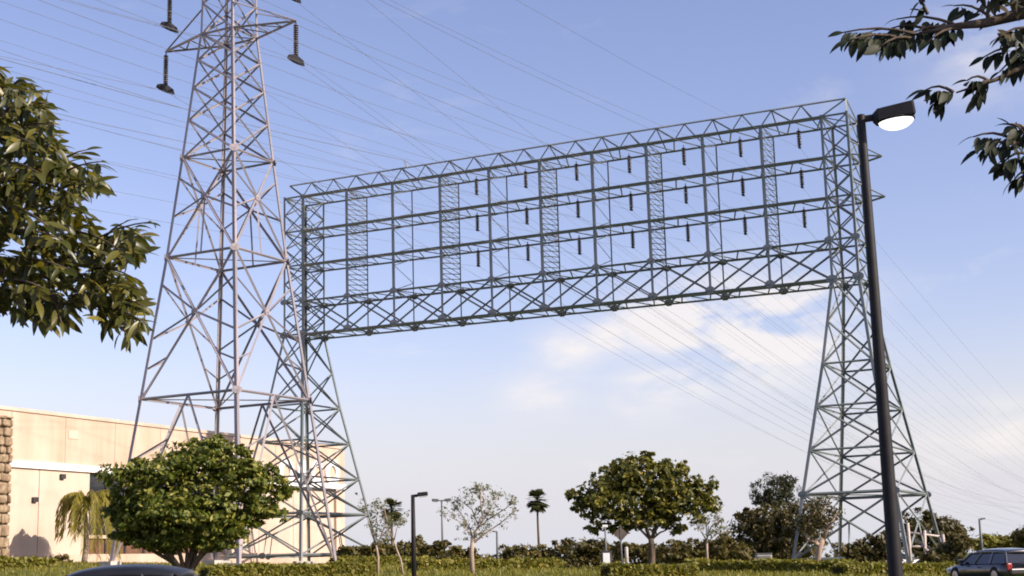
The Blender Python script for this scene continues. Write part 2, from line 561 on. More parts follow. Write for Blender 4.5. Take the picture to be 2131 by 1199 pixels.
def build_gantry():
    mat = 'steel_gantry'
    root = thing('lattice_gantry', 'long steel lattice gantry on two splayed legs carrying rows of insulators', 'gantry', (GL.x, GL.y, zt(GL.x, GL.y)))
    CN = [(-1, -1), (1, -1), (1, 1), (-1, 1)]
    FACES = [((-1, -1), (1, -1), -GV), ((1, -1), (1, 1), GU), ((1, 1), (-1, 1), GV), ((-1, 1), (-1, -1), -GU)]
    for tw in (0, 1):
        c = GL + GU * (SPAN * tw)
        zb = [0] * 4
        for i, (su, sv) in enumerate(CN):
            foot0 = gp(tw, su, sv, 2.0)
            zb[i] = zt(foot0.x, foot0.y) - 0.2 + 0.56 * tw
            outw = GU * su + GV * sv
            foot = gp(tw, su, sv, zb[i])
            bar(root, foot, gp(tw, su, sv, HL[0]), 0.34, mat, 'leg', outw)
            bar(root, gp(tw, su, sv, HL[0]), gp(tw, su, sv, ZL[4]), 0.32, mat, 'leg', outw)
            bar(root, gp(tw, su, sv, ZL[4]), gp(tw, su, sv, ZL[0] + 0.15), 0.28, mat, 'leg', outw)
            mb = MB().box((0, 0, 0), (1.1, 1.1, 1.0), PHI)
            fo = link('footing', mb.mesh('footing', 'concrete'), root, foot + Vector((0, 0, 0.1)) - root.location)
        zbm = max(zb) + 0.9
        lev_h = HL + ZL
        mids = [(ZL[4] + HL[0]) / 2]
        for (c0, c1, nrm) in FACES:
            for z in HL + ZL:
                bar(root, gp(tw, *c0, z), gp(tw, *c1, z), 0.24 if z in (HL[3],) else 0.17, mat, 'horizontal_strut', nrm)
            bar(root, gp(tw, *c0, zbm), gp(tw, *c1, zbm), 0.26, mat, 'base_beam', nrm)
            segs = [(zbm, HL[3]), (HL[3], HL[2]), (HL[2], HL[1]), (HL[1], HL[0]), (HL[0], mids[0]), (mids[0], ZL[4])]
            for i in range(4, 0, -1):
                zm = (ZL[i] + ZL[i - 1]) / 2
                segs += [(ZL[i], zm), (zm, ZL[i - 1])]
            for (z0, z1) in segs:
                w = 0.17 if z1 <= ZL[4] + .01 else 0.13
                bar(root, gp(tw, *c0, z0), gp(tw, *c1, z1), w, mat, 'diagonal_brace', nrm)
                bar(root, gp(tw, *c1, z0) + nrm * 0.03, gp(tw, *c0, z1) + nrm * 0.03, w, mat, 'diagonal_brace', nrm)
            # second horizontal and stub struts inside the big bottom panel
            m0 = (gp(tw, *c0, zbm) + gp(tw, *c1, zbm)) / 2
            m1 = (gp(tw, *c0, HL[3]) + gp(tw, *c1, HL[3])) / 2
            bar(root, m0, m0.lerp(m1, 0.52), 0.13, mat, 'hanger', nrm)
            plate(root, m0 + nrm * 0.2, nrm, 0.42, mat)
        for (su, sv) in CN:
            for z, r_ in ((ZL[4], 0.5), (ZL[3], 0.42), (HL[3], 0.4)):
                plate(root, gp(tw, su, sv, z) + GV * (sv * 0.2), GV * sv, r_, mat)
        # leaf diagonals across the horizontal planes
        for z in (HL[3], HL[1], ZL[4], ZL[2], ZL[0]):
            bar(root, gp(tw, -1, -1, z), gp(tw, 1, 1, z), 0.13, mat, 'plan_brace', (0, 0, -1))
    # beam
    s0, s1 = GA / 2, SPAN - GA / 2
    nb = 10
    ss = [s0 + (s1 - s0) * i / nb for i in range(nb + 1)]
    vf, vb = -GB / 2, GB / 2
    for li, z in enumerate(ZL):
        wf = [0.34, 0.33, 0.33, 0.22, 0.38][li]
        for i in range(nb):
            bar(root, gb(ss[i], vf, z), gb(ss[i + 1], vf, z), wf, mat, 'front_chord', (0, 0, -1))
            bar(root, gb(ss[i], vb, z), gb(ss[i + 1], vb, z), 0.20 if li != 3 else 0.24, mat, 'rear_chord', (0, 0, -1))
            sm = (ss[i] + ss[i + 1]) / 2
            # flat lacing between the chords
            for j in range(4):
                sa, sb = ss[i] + (ss[i + 1] - ss[i]) * j / 4, ss[i] + (ss[i + 1] - ss[i]) * (j + 1) / 4
                va, vb2 = (vf, vb) if j % 2 == 0 else (vb, vf)
                bar(root, gb(sa, va, z), gb(sb, vb2, z), 0.13, mat, 'lacing_bar', (0, 0, -1))
            if i:
                bar(root, gb(ss[i], vf, z), gb(ss[i], vb, z), 0.085, mat, 'cross_tie', (0, 0, -1))
    for i in range(1, nb):
        for k in range(4):
            bar(root, gb(ss[i], vf, ZL[k + 1]), gb(ss[i], vf, ZL[k]), 0.30 if k < 3 else 0.22, mat, 'front_post', -GV - GU)
            bar(root, gb(ss[i], vb, ZL[k + 1]), gb(ss[i], vb, ZL[k]), 0.13, mat, 'rear_post', GV)
        for k in range(3):
            z0, z1 = ZL[k + 1], ZL[k]
            n = 7 if i % 2 else 3
            for j in range(n):
                a, b_ = z0 + (z1 - z0) * j / n, z0 + (z1 - z0) * (j + 1) / n
                va, vb2 = (vf, vb) if j % 2 == 0 else (vb, vf)
                bar(root, gb(ss[i], va, a), gb(ss[i], vb2, b_), 0.075, mat, 'post_lacing', GU)
                if i % 2:
                    bar(root, gb(ss[i] + 0.06, vb2, a), gb(ss[i] + 0.06, va, b_), 0.075, mat, 'post_lacing', GU)
        for v_, nr in ((vf, -GV), (vb, GV)):
            plate(root, gb(ss[i], v_, ZL[4] + 0.12) + nr * 0.2, nr, 0.46, mat)
            plate(root, gb(ss[i], v_, ZL[3] - 0.08) + nr * 0.2, nr, 0.42, mat)
    for i in range(nb):
        for v_, nr in ((vf, -GV), (vb, GV)):
            bar(root, gb(ss[i], v_, ZL[4]), gb(ss[i + 1], v_, ZL[3]), 0.19, mat, 'web_diagonal', nr)
            bar(root, gb(ss[i], v_, ZL[3]) + nr * 0.04, gb(ss[i + 1], v_, ZL[4]) + nr * 0.04, 0.16 if i < 5 else 0.11, mat, 'web_diagonal', nr)
    # ridge truss along the front edge of the top
    zr = ZL[0] + 1.18
    rs = [-0.45] + [s + 1.0 for s in ss[:-1]] + [SPAN + GA / 2]
    for i in range(len(rs) - 1):
        bar(root, gb(rs[i], vf, zr), gb(rs[i + 1], vf, zr), 0.22, mat, 'ridge_chord', (0, 0, 1))
    for i in range(1, len(rs) - 1):
        bar(root, gb(rs[i], vf, zr), gb(ss[i - 1] + 0.05, vf, ZL[0]), 0.12, mat, 'ridge_strut', -GV)
        bar(root, gb(rs[i], vf, zr), gb(rs[i] + 1.6, vf, ZL[0]), 0.13, mat, 'ridge_strut', -GV)
        bar(root, gb(rs[i], vf, zr), gb(ss[i - 1] + 0.6, vb, ZL[0]), 0.11, mat, 'ridge_strut', (0, 0, 1))
    for i in range(1, len(rs) - 1):
        sm = (rs[i] + rs[i + 1]) / 2 if i < len(rs) - 2 else rs[i] + 2.5
        bar(root, gb(sm, vf, zr), gb(sm - 0.9, vf, ZL[0]), 0.11, mat, 'ridge_strut', -GV)
        bar(root, gb(sm, vf, zr), gb(sm + 0.9, vf, ZL[0]), 0.11, mat, 'ridge_strut', -GV)
        bar(root, gb(sm, vf, zr), gb(sm + 0.6, vb, ZL[0]), 0.11, mat, 'ridge_strut', (0, 0, 1))
    bar(root, gb(rs[0], vf, zr), gb(s0, vf, ZL[0]), 0.17, mat, 'ridge_strut', -GV)
    bar(root, gb(rs[-1], vf, zr), gb(SPAN + GA / 2, vb, ZL[0] + 0.1), 0.16, mat, 'ridge_strut', GU)
    bar(root, gb(rs[-1], vf, zr), gb(SPAN + GA / 2, vf, ZL[0]), 0.15, mat, 'ridge_strut', GU)
    bar(root, gb(rs[-1], vf, zr), gb(SPAN - GA / 2, vf, ZL[0]), 0.13, mat, 'ridge_strut', -GV)
    # short peak carrying the earth wire
    bar(root, gb(ss[2] + 1.6, vf, zr), gb(ss[2] + 1.3, vf, zr + 0.75), 0.16, mat, 'earth_wire_peak', -GV)
    # side arms on the far leg
    for z in (ZL[1], ZL[2]):
        tip = gb(SPAN + GA / 2 + 2.1, 0.3, z)
        bar(root, gp(1, 1, -1, z), tip, 0.2, mat, 'side_arm', (0, 0, -1))
        bar(root, gp(1, 1, 1, z), tip, 0.24, mat, 'side_arm', (0, 0, -1))
        bar(root, gp(1, 1, -1, z + 1.1), tip, 0.15, mat, 'side_arm', (0, 0, 1))
    return ss


GSS = build_gantry()

# insulator strings
_ins = {}


def insulator(loc, length, dia, label, group, heading, shoe=0.5):
    key = (length, dia)
    if key not in _ins:
        prof = [(dia * 0.16, 0.0)]
        n = max(8, int(length / 0.14))
        for i in range(n):
            z = -length * (i + 0.15) / n
            zz = -length * (i + 0.85) / n
            prof += [(dia * 0.22, z), (dia * 0.5, (z * 0.55 + zz * 0.45)), (dia * 0.46, zz + 0.01), (dia * 0.2, zz)]
        prof.append((dia * 0.15, -length))
        d = MB().lathe(prof, 9).mesh('disc_stack', 'insulator', True)
        cl = MB()
        cl.add([(0, -shoe, -0.42 * shoe), (0, shoe, -0.42 * shoe), (0.09, -shoe * 0.72, -0.1), (0.09, shoe * 0.72, -0.1), (-0.09, -shoe * 0.72, -0.1), (-0.09, shoe * 0.72, -0.1),
                (0.05, 0, 0.1), (-0.05, 0, 0.1), (0.09, -shoe * .3, -.42 * shoe - .05), (0.09, shoe * .3, -.42 * shoe - .05), (-0.09, -shoe * .3, -.42 * shoe - .05), (-0.09, shoe * .3, -.42 * shoe - .05)],
               [(0, 2, 4), (1, 5, 3), (2, 6, 7, 4), (3, 5, 7, 6), (2, 3, 6), (4, 7, 5), (0, 8, 2), (2, 8, 9, 3), (3, 9, 1), (0, 4, 10), (4, 5, 11, 10), (5, 1, 11), (0, 10, 8), (8, 10, 11, 9), (9, 11, 1)])
        c = cl.mesh('clamp', 'lamp_metal')
        h = MB().tube([(0, 0, 0.22), (0, 0, -0.05)], 0.04, 6).mesh('shackle', 'lamp_metal')
        _ins[key] = (d, c, h)
    d, c, h = _ins[key]
    t = thing('insulator_string', label, 'insulator', loc, heading, group)
    link('disc_stack', d, t)
    link('clamp', c, t, (0, 0, -length - 0.05))
    link('shackle', h, t)
    return Vector(loc) - Vector((0, 0, length + 0.05 + 0.42 * shoe))


WIRE_PTS = []


def wire(P, vdir, back_len, fwd_len, slope, label, group, rad=0.02, name='power_line'):
    """one conductor sagging away from its clamp on both sides"""
    P = Vector(P)
    pts = []
    nb_, nf = 14, 30
    for i in range(nb_, 0, -1):
        x = back_len * i / nb_
        pts.append(P - vdir * x + Vector((0, 0, -slope * x * (1 - x / back_len))))
    pts.append(P)
    for i in range(1, nf + 1):
        x = fwd_len * (i / nf) ** 1.6
        pts.append(P + vdir * x + Vector((0, 0, -slope * x * (1 - x / fwd_len))))
    o = MB().tube([p - P for p in pts], rad, 5).build(name, 'wire', None, P, True)
    tag(o, label, 'power line', group)
    return o


BEAMN = ['top beam', 'second beam', 'third beam']
for li in range(3):
    for k in range(7):
        b = 3 + k
        s = (GSS[b] + GSS[b + 1]) / 2
        p = gb(s, 0.55, ZL[li] - 0.18)
        which = ('nearest the tall pylon' if k == 0 else 'nearest the leg beside the street lamp' if k == 6 else '%s from the tall pylon' % ORD[k])
        e = insulator(p, 1.32, 0.38, 'dark insulator string under the gantry\'s %s, %s' % (BEAMN[li], which), 'insulator strings on the gantry', -PHI, 0.34)
        wire(e, GV, 250, 700, 0.128 + 0.004 * random.uniform(-1, 1), 'thin power line through the gantry\'s %s insulator %s' % (BEAMN[li].replace(' beam', '-beam'), which), 'power lines through the gantry', 0.0098)
        # small tie between the lacing and the string
wire(gb(GSS[2] + 1.3, -GB / 2, ZL[0] + 1.95), GV, 250, 700, 0.130, 'thin earth wire meeting the short peak on the gantry ridge', 'earth wires', 0.024, 'earth_wire')
wire(gb(GSS[1] + 1.0, -GB / 2, ZL[0] + 1.2), GV, 250, 700, 0.132, 'thin earth wire meeting the gantry ridge close to the pylon', 'earth wires', 0.022, 'earth_wire')

# ------------------------------------------------------------------ the tall pylon
PSI = 0.478
PU = Vector((math.cos(PSI), -math.sin(PSI), 0))
PV = Vector((math.sin(PSI), math.cos(PSI), 0))
PC = Vector((-17.80, 90.0, 0))
PZ = [12.17, 21.0, 27.47, 35.75]
PS = [7.18, 5.19, 3.97, 2.46]


def p_size(z):
    zz = [2.17] + PZ + [48.0]
    sz = [9.45] + PS + [2.0]
    for i in range(len(zz) - 1):
        if z <= zz[i + 1] or i == len(zz) - 2:
            k = (z - zz[i]) / (zz[i + 1] - zz[i])
            return sz[i] + (sz[i + 1] - sz[i]) * k


def pp(su, sv, z):
    s = p_size(z) / 2
    return PC + PU * (su * s) + PV * (sv * s) + Vector((0, 0, z))


def build_pylon():
    mat = 'steel_pylon'
    root = thing('transmission_pylon', 'tall tapering blue-grey steel lattice pylon with crossarms behind the round ficus', 'pylon', (PC.x, PC.y, zt(PC.x, PC.y)))
    CN = [(-1, -1), (1, -1), (1, 1), (-1, 1)]
    FACES = [((-1, -1), (1, -1), -PV), ((1, -1), (1, 1), PU), ((1, 1), (-1, 1), PV), ((-1, 1), (-1, -1), -PU)]
    ARM = [PZ[3], PZ[3] + 4.25, PZ[3] + 8.5]
    for (su, sv) in CN:
        ow = PU * su + PV * sv
        f = pp(su, sv, 1.4)
        zs = [zt(f.x, f.y) - 0.2] + PZ + [48.0]
        for i in range(len(zs) - 1):
            bar(root, pp(su, sv, zs[i]), pp(su, sv, zs[i + 1]), [0.30, 0.28, 0.26, 0.24, 0.2][i], mat, 'leg', ow)
            if i in (1, 2, 3):
                plate(root, pp(su, sv, zs[i]) + ow * 0.12, ow, 0.32, mat)
        link('footing', MB().box((0, 0, 0), (0.9, 0.9, 0.9), -PSI).mesh('footing', 'concrete'), root, pp(su, sv, zs[0]) + Vector((0, 0, 0.1)) - root.location)

    def panel(c0, c1, nrm, z0, z1, w, style):
        a0, a1, b0, b1 = pp(*c0, z0), pp(*c1, z0), pp(*c0, z1), pp(*c1, z1)
        bar(root, a0, b1, w, mat, 'diagonal_brace', nrm)
        bar(root, a1 + nrm * 0.03, b0 + nrm * 0.03, w, mat, 'diagonal_brace', nrm)
        # crossing point
        k = (a1 - a0).length / ((a1 - a0).length + (b1 - b0).length)
        C = a0.lerp(b1, k)
        if style >= 1:
            plate(root, C + nrm * 0.09, nrm, 0.26, mat)
            for (lo, hi) in ((a0, b0), (a1, b1)):
                bar(root, C, lo.lerp(hi, k + 0.22), w * 0.7, mat, 'redundant_strut', nrm)
                bar(root, C, lo.lerp(hi, k - 0.16), w * 0.7, mat, 'redundant_strut', nrm)
        if style == 1:
            for (lo, hi) in ((a0, b0), (a1, b1)):
                bar(root, lo.lerp(C, 0.48), lo.lerp(hi, k * 0.36), w * 0.6, mat, 'redundant_strut', nrm)
        if style == 2:
            mid = (a0 + a1) / 2
            bar(root, C, mid, w * 0.75, mat, 'hanger', nrm)

    for (c0, c1, nrm) in FACES:
        for z, w in zip(PZ, (0.17, 0.17, 0.15, 0.16)):
            bar(root, pp(*c0, z), pp(*c1, z), w, mat, 'horizontal_strut', nrm)
        # bottom panel: inverted V with struts
        zb = 2.3
        m1 = (pp(*c0, PZ[0]) + pp(*c1, PZ[0])) / 2
        for c in (c0, c1):
            lo, hi = pp(*c, zb), pp(*c, PZ[0])
            bar(root, lo, m1, 0.17, mat, 'diagonal_brace', nrm)
            for k1, k2 in ((0.34, 0.46), (0.62, 0.46), (0.62, 0.74)):
                bar(root, lo.lerp(hi, k1), lo.lerp(m1, k2), 0.11, mat, 'redundant_strut', nrm)
        panel(c0, c1, nrm, PZ[0], PZ[1], 0.19, 1)
        panel(c0, c1, nrm, PZ[1], PZ[2], 0.18, 2)
        n = 4
        zz = [PZ[2] + (PZ[3] - PZ[2]) * q for q in (0, 0.3, 0.56, 0.79, 1.0)]
        for i in range(n):
            panel(c0, c1, nrm, zz[i], zz[i + 1], 0.145, 0)
        zz = [PZ[3], PZ[3] + 2.1, PZ[3] + 4.25, PZ[3] + 6.4, PZ[3] + 8.5, 48.0]
        for i in range(5):
            panel(c0, c1, nrm, zz[i], zz[i + 1], 0.13, 0)
        for z in (ARM[1], ARM[2]):
            bar(root, pp(*c0, z), pp(*c1, z), 0.14, mat, 'horizontal_strut', nrm)
    for z in (PZ[0], PZ[1], PZ[2], PZ[3]):
        bar(root, pp(-1, -1, z), pp(1, 1, z), 0.11, mat, 'plan_brace', (0, 0, -1))
        bar(root, pp(1, -1, z), pp(-1, 1, z), 0.11, mat, 'plan_brace', (0, 0, -1))
    # climbing rail on the rear leg
    tips = []
    for ai, z in enumerate(ARM):
        for s in (-1, 1):
            tip = PC + PU * (s * (5.26 - 0.25 * ai)) + Vector((0, 0, z))
            q0, q1 = pp(s, -1, z), pp(s, 1, z)
            for q in (q0, q1):
                bar(root, q, tip, 0.2, mat, 'crossarm_chord', (0, 0, -1))
                bar(root, q + Vector((0, 0, 1.7)), tip, 0.13, mat, 'crossarm_tie', (0, 0, 1))
            for k in (0.33, 0.66):
                bar(root, q0.lerp(tip, k), q1.lerp(tip, k), 0.11, mat, 'crossarm_lacing', (0, 0, -1))
            bar(root, q0, q1.lerp(tip, 0.33), 0.11, mat, 'crossarm_lacing', (0, 0, -1))
            bar(root, q0.lerp(tip, 0.33), q1.lerp(tip, 0.66), 0.11, mat, 'crossarm_lacing', (0, 0, -1))
            tips.append((ai, s, tip))
    bar(root, pp(-1, -1, 48), PC + Vector((0, 0, 50.5)), 0.15, mat, 'peak_strut')
    bar(root, pp(1, -1, 48), PC + Vector((0, 0, 50.5)), 0.15, mat, 'peak_strut')
    bar(root, pp(1, 1, 48), PC + Vector((0, 0, 50.5)), 0.15, mat, 'peak_strut')
    bar(root, pp(-1, 1, 48), PC + Vector((0, 0, 50.5)), 0.15, mat, 'peak_strut')
    return tips


lvl = ['lowest', 'middle', 'highest']
for ai, s, tip in build_pylon():
    side = 'gantry side' if s > 0 else 'side away from the gantry'
    e = insulator(tip - Vector((0, 0, 0.25)), 2.05, 0.34, 'long dark insulator string on the pylon\'s %s crossarm, %s' % (lvl[ai], side), 'insulator strings on the pylon', -PSI, 0.95)
    wire(e, PV, 250, 700, 0.142, 'power line on the pylon\'s %s crossarm, %s' % (lvl[ai], side), 'power lines on the pylon', 0.013)


# ------------------------------------------------------------------ store building
BZ = 15.0
BA = Vector((-41.0, 116.0, 0))
BB = Vector((-19.4, 165.3, 0))
BW = (BB - BA).normalized()
BN = Vector((BW.y, -BW.x, 0))           # outward normal of the front wall


def on_wall(px, py):
    d = pix_ray(px, py)
    o = Vector((0, 0, EYE))
    k = (BA - o).dot(BN) / d.dot(BN)
    p = o + d * k
    return (p - BA).dot(BW), p.z


def wallbox(mb, s0, s1, z0, z1, d0, d1):
    """box on the wall: along s, up z, from depth d0 to d1 out of the wall"""
    p = [BA + BW * s + BN * d + Vector((0, 0, z)) for z in (z0, z1) for d in (d0, d1) for s in (s0, s1)]
    mb.add(p, [(0, 2, 3, 1), (4, 5, 7, 6), (0, 1, 5, 4), (2, 6, 7, 3), (0, 4, 6, 2), (1, 3, 7, 5)])
    return mb


def build_store():
    L_ = (BB - BA).length
    root = thing('store_building', 'big peach stucco store with white band, dark storefront and white letters on its wall', 'building', (0, 0, 0))
    s_band, z_band = on_wall(110, 971)
    zb2 = z_band + 0.28
    s_w0, zw1 = on_wall(187, 980)
    s_w1, _ = on_wall(447, 1130)
    _, zw0 = on_wall(187, 1152)
    g = 0.0
    # wall in pieces round the storefront opening, 0.6 m thick
    m1 = MB()
    wallbox(m1, -42, s_w0, g, z_band, -0.6, 0)
    wallbox(m1, s_w1, L_, g, z_band, -0.6, 0)
    wallbox(m1, s_w0, s_w1, g, zw0 - 0.2, -0.6, 0)
    if zw1 < z_band - 0.02:
        wallbox(m1, s_w0, s_w1, zw1, z_band, -0.6, 0)
    m1.build('lower_wall', 'stucco', root)
    m2 = MB()
    wallbox(m2, -42, L_, z_band, BZ, -0.6, 0.0)
    m2.build('upper_wall', 'stucco_upper', root)
    m3 = MB()
    wallbox(m3, -42, L_ - 0.01, g, BZ - 0.6, -45, -0.62)
    m3.build('store_body', 'stucco', root)
    m4 = MB()
    wallbox(m4, -42.1, L_ + 0.1, BZ, BZ + 0.28, -0.75, 0.12)
    m4.build('parapet_cap', 'stucco', root)
    m5 = MB()
    wallbox(m5, -42, L_ + 0.05, z_band - 0.28, zb2, 0.003, 0.22)
    m5.build('trim_band', 'trim', root)
    m6 = MB()
    wallbox(m6, -42, L_ + 0.03, g, 3.6, 0.003, 0.10)
    m6.build('plinth', 'stucco_upper', root)
    for k in range(9):
        s = -8 + k * 6.4
        if s_w0 - 0.3 < s < s_w1 + 0.3:
            continue
        wallbox(MB(), s - 0.03, s + 0.03, 3.7, z_band - 0.3, 0.002, 0.006).build('control_joint', 'frame', root)
    for k in range(8):
        s = -5 + k * 6.4
        wallbox(MB(), s - 0.02, s + 0.02, zb2 + 0.02, BZ - 0.02, 0.002, 0.005).build('control_joint', 'rust_panel', root)
    # pilaster near the corner
    for px in (470, 700):
        s, _ = on_wall(px, 1100)
        mp = MB()
        wallbox(mp, s - 0.55, s + 0.55, 3.6, z_band - 0.3, 0.003, 0.35)
        mp.build('pilaster', 'stucco', root)
    # storefront: frame members, panes, bulkhead panels
    n = 7
    ztr = on_wall(300, 1118)[1]
    for i in range(n):
        a = s_w0 + (s_w1 - s_w0) * i / n
        b = s_w0 + (s_w1 - s_w0) * (i + 1) / n
        w = wallbox(MB(), a + 0.08, b - 0.08, ztr + 0.12, zw1 - 0.1, -0.40, -0.36).build('window_pane', 'dark_glass', root)
        w = wallbox(MB(), a + 0.08, b - 0.08, zw0 - 0.15, ztr - 0.12, -0.40, -0.33).build('bulkhead_panel', 'rust_panel', root)
    for i in range(n + 1):
        a = s_w0 + (s_w1 - s_w0) * i / n
        a = min(max(a, s_w0 + 0.13), s_w1 - 0.13)
        wallbox(MB(), a - 0.12, a + 0.12, zw0 - 0.19, zw1 - 0.02, -0.45, -0.22).build('mullion', 'frame', root)
    wallbox(MB(), s_w0 + .02, s_w1 - .02, ztr - 0.14, ztr + 0.14, -0.42, -0.12).build('transom_beam', 'stucco_upper', root)
    # a projecting canopy edge above the storefront
    wallbox(MB(), s_w0, s_w1, zw1 - 0.02, zw1 + 0.25, 0.0, 0.2).build('canopy', 'stucco_upper', root)
    for px, py in ((70, 1040), (128, 992)):
        s, z = on_wall(px, py)
        MB().bevbox(BA + BW * s + BN * 0.14 + Vector((0, 0, z)), (0.55, 0.28, 0.4), 0.05, Matrix((BW, BN, Vector((0, 0, 1)))).transposed()).build('wall_fixture', 'frame', root)
    s, z = on_wall(152, 905)
    wallbox(MB(), s - 0.6, s + 0.6, z - 0.35, z + 0.35, 0.002, 0.05).build('wall_vent', 'stucco', root)
    # stacked stone pillar
    sp0, _ = on_wall(-60, 1000)
    sp1, _ = on_wall(8, 1000)
    zp = on_wall(14, 868)[1]
    pil = wallbox(MB(), sp0, sp1, 0, zp - 0.05, 0.002, 0.55).build('stone_pillar', 'stone', root)
    z = 1.5
    rr = random.Random(3)
    while z < zp - 0.1:
        h = rr.uniform(0.55, 1.0)
        h = min(h, zp - z)
        s = sp0
        while s < sp1 - 0.05:
            w = rr.uniform(0.7, 1.5)
            e = min(s + w, sp1)
            if sp1 - e < 0.35:
                e = sp1
            c = BA + BW * ((s + e) / 2) + BN * (0.55 + 0.12) + Vector((0, 0, z + h / 2))
            rot = Matrix((BW, BN, Vector((0, 0, 1)))).transposed() @ Matrix.Rotation(rr.uniform(-.09, .09), 3, 'Y') @ Matrix.Rotation(rr.uniform(-.1, .1), 3, 'Z')
            d = rr.uniform(0.30, 0.62)
            MB().bevbox(c, (e - s - rr.uniform(.05, .12), d, h - rr.uniform(.05, .14)), rr.uniform(.10, .17), rot).build('stone', 'stone', pil)
            s = e
        z += h
    # sign letters
    cur = {}
    for ch, px, hh in (('O', 594, 50), ('P', 626, 48), ('C', 657, 46), ('O', 690, 48)):
        s, z0 = on_wall(px, 1006)
        _, z1 = on_wall(px, 1006 - hh)
        fc = bpy.data.curves.new('letter', 'FONT')
        fc.body = ch
        fc.size = (z1 - z0) / 0.72
        fc.extrude = 0.08
        fc.offset = 0.2
        fc.align_x = 'CENTER'
        to = bpy.data.objects.new('tmp', fc)
        COL.objects.link(to)
        dg = bpy.context.evaluated_depsgraph_get()
        me = bpy.data.meshes.new_from_object(to.evaluated_get(dg))
        bpy.data.objects.remove(to)
        me.materials.clear()
        me.materials.append(M['letter'])
        o = link('sign_letter', me, root)
        o.matrix_local = Matrix.Translation(BA + BW * s + BN * 0.11 + Vector((0, 0, z0))) @ Matrix((BW, Vector((0, 0, 1)), BN)).transposed().to_4x4()
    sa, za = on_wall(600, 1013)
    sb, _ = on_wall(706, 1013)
    wallbox(MB(), sa, sb, za - 0.12, za + 0.1, 0.01, 0.3).build('sign_shadow_line', 'frame', root)  # dark bar standing in for the shadow line under the letters


build_store()


# ------------------------------------------------------------------ vegetation
def leaf_cloud(blobs, n, size, clumps=40, sig=0.16, aspect=0.5, up=0.25, shell=0.30, seed=0, droop=0.0):
    """quads for n leaves spread in clumps through ellipsoids: blobs = (centre, radii, weight)"""
    g = np.random.default_rng(seed)
    W_ = np.array([b[2] for b in blobs], float)
    W_ /= W_.sum()
    P, Nn = [], []
    for (c, r_, w), k in zip(blobs, W_):
        m = int(n * k)
        nc = max(5, int(clumps * k * min(len(blobs), 14)))
        d = g.normal(size=(nc, 3))
        d /= np.linalg.norm(d, axis=1)[:, None]
        rad = 1 - shell * g.random(nc) ** 1.2
        inner = g.random(nc) < 0.25
        rad[inner] *= g.random(inner.sum()) * 0.7 + 0.2
        rad *= 1 + 0.15 * g.normal(size=nc)
        cc = d * rad[:, None]
        idx = g.integers(0, nc, m)
        sg = sig * (0.6 + 0.8 * g.random(nc))
        loc = cc[idx] + g.normal(size=(m, 3)) * sg[idx][:, None]
        ln = np.linalg.norm(loc, axis=1)
        lim = 1.26
        over = ln > lim
        loc[over] *= (lim / ln[over] * (0.85 + 0.15 * g.random(over.sum())))[:, None]
        P.append(loc * np.array(r_) + np.array(c))
        nd = loc - cc[idx] * 0.55
        Nn.append(nd / (np.linalg.norm(nd, axis=1)[:, None] + 1e-6))
    P = np.concatenate(P)
    Nn = np.concatenate(Nn)
    m = len(P)
    nr = Nn * 0.7 + g.normal(size=(m, 3)) * 0.55 + np.array([0, 0, up])
    nr /= np.linalg.norm(nr, axis=1)[:, None]
    t1 = g.normal(size=(m, 3))
    t1[:, 2] -= droop
    t1 -= nr * (t1 * nr).sum(1)[:, None]
    t1 /= np.linalg.norm(t1, axis=1)[:, None]
    t2 = np.cross(nr, t1)
    s = size * (0.45 + 1.1 * g.random(m) ** 1.4)[:, None]
    v = np.empty((m, 4, 3))
    v[:, 0] = P - t1 * s
    v[:, 1] = P + t2 * s * aspect + nr * s * 0.12
    v[:, 2] = P + t1 * s
    v[:, 3] = P - t2 * s * aspect + nr * s * 0.12
    return v.reshape(-1, 3), np.arange(m * 4).reshape(-1, 4)


def limb_path(a, b, n=5, wob=0.12, seed=0, sag=0.0):
    g = random.Random(seed)
    a, b = Vector(a), Vector(b)
    L_ = (b - a).length
    out = []
    for i in range(n + 1):
        k = i / n
        p = a.lerp(b, k)
        if 0 < i < n:
            p += Vector((g.uniform(-1, 1), g.uniform(-1, 1), g.uniform(-.6, .6))) * wob * L_
        p.z += sag * L_ * math.sin(k * math.pi)
        out.append(p)
    return out


def taper(r0, r1, n):
    return [r0 + (r1 - r0) * i / (n - 1) for i in range(n)]


def lumpy(blobs, seed, n=5, lo=0.28, hi=0.5, out=0.86):
    g = random.Random(seed)
    res = [(c, tuple(q * 0.86 for q in r_), w * 0.6) for c, r_, w in blobs]
    for c, r_, w in blobs:
        for _ in range(n):
            az, el = g.uniform(0, 2 * math.pi), math.asin(g.uniform(-0.75, 1.0))
            d = Vector((math.cos(az) * math.cos(el) * r_[0], math.sin(az) * math.cos(el) * r_[1], math.sin(el) * r_[2]))
            k = g.uniform(lo, hi)
            res.append((Vector(c) + d * g.uniform(out - 0.12, out + 0.12), (r_[0] * k, r_[1] * k, r_[2] * k * 0.8), w * k * k * 1.1))
    return res


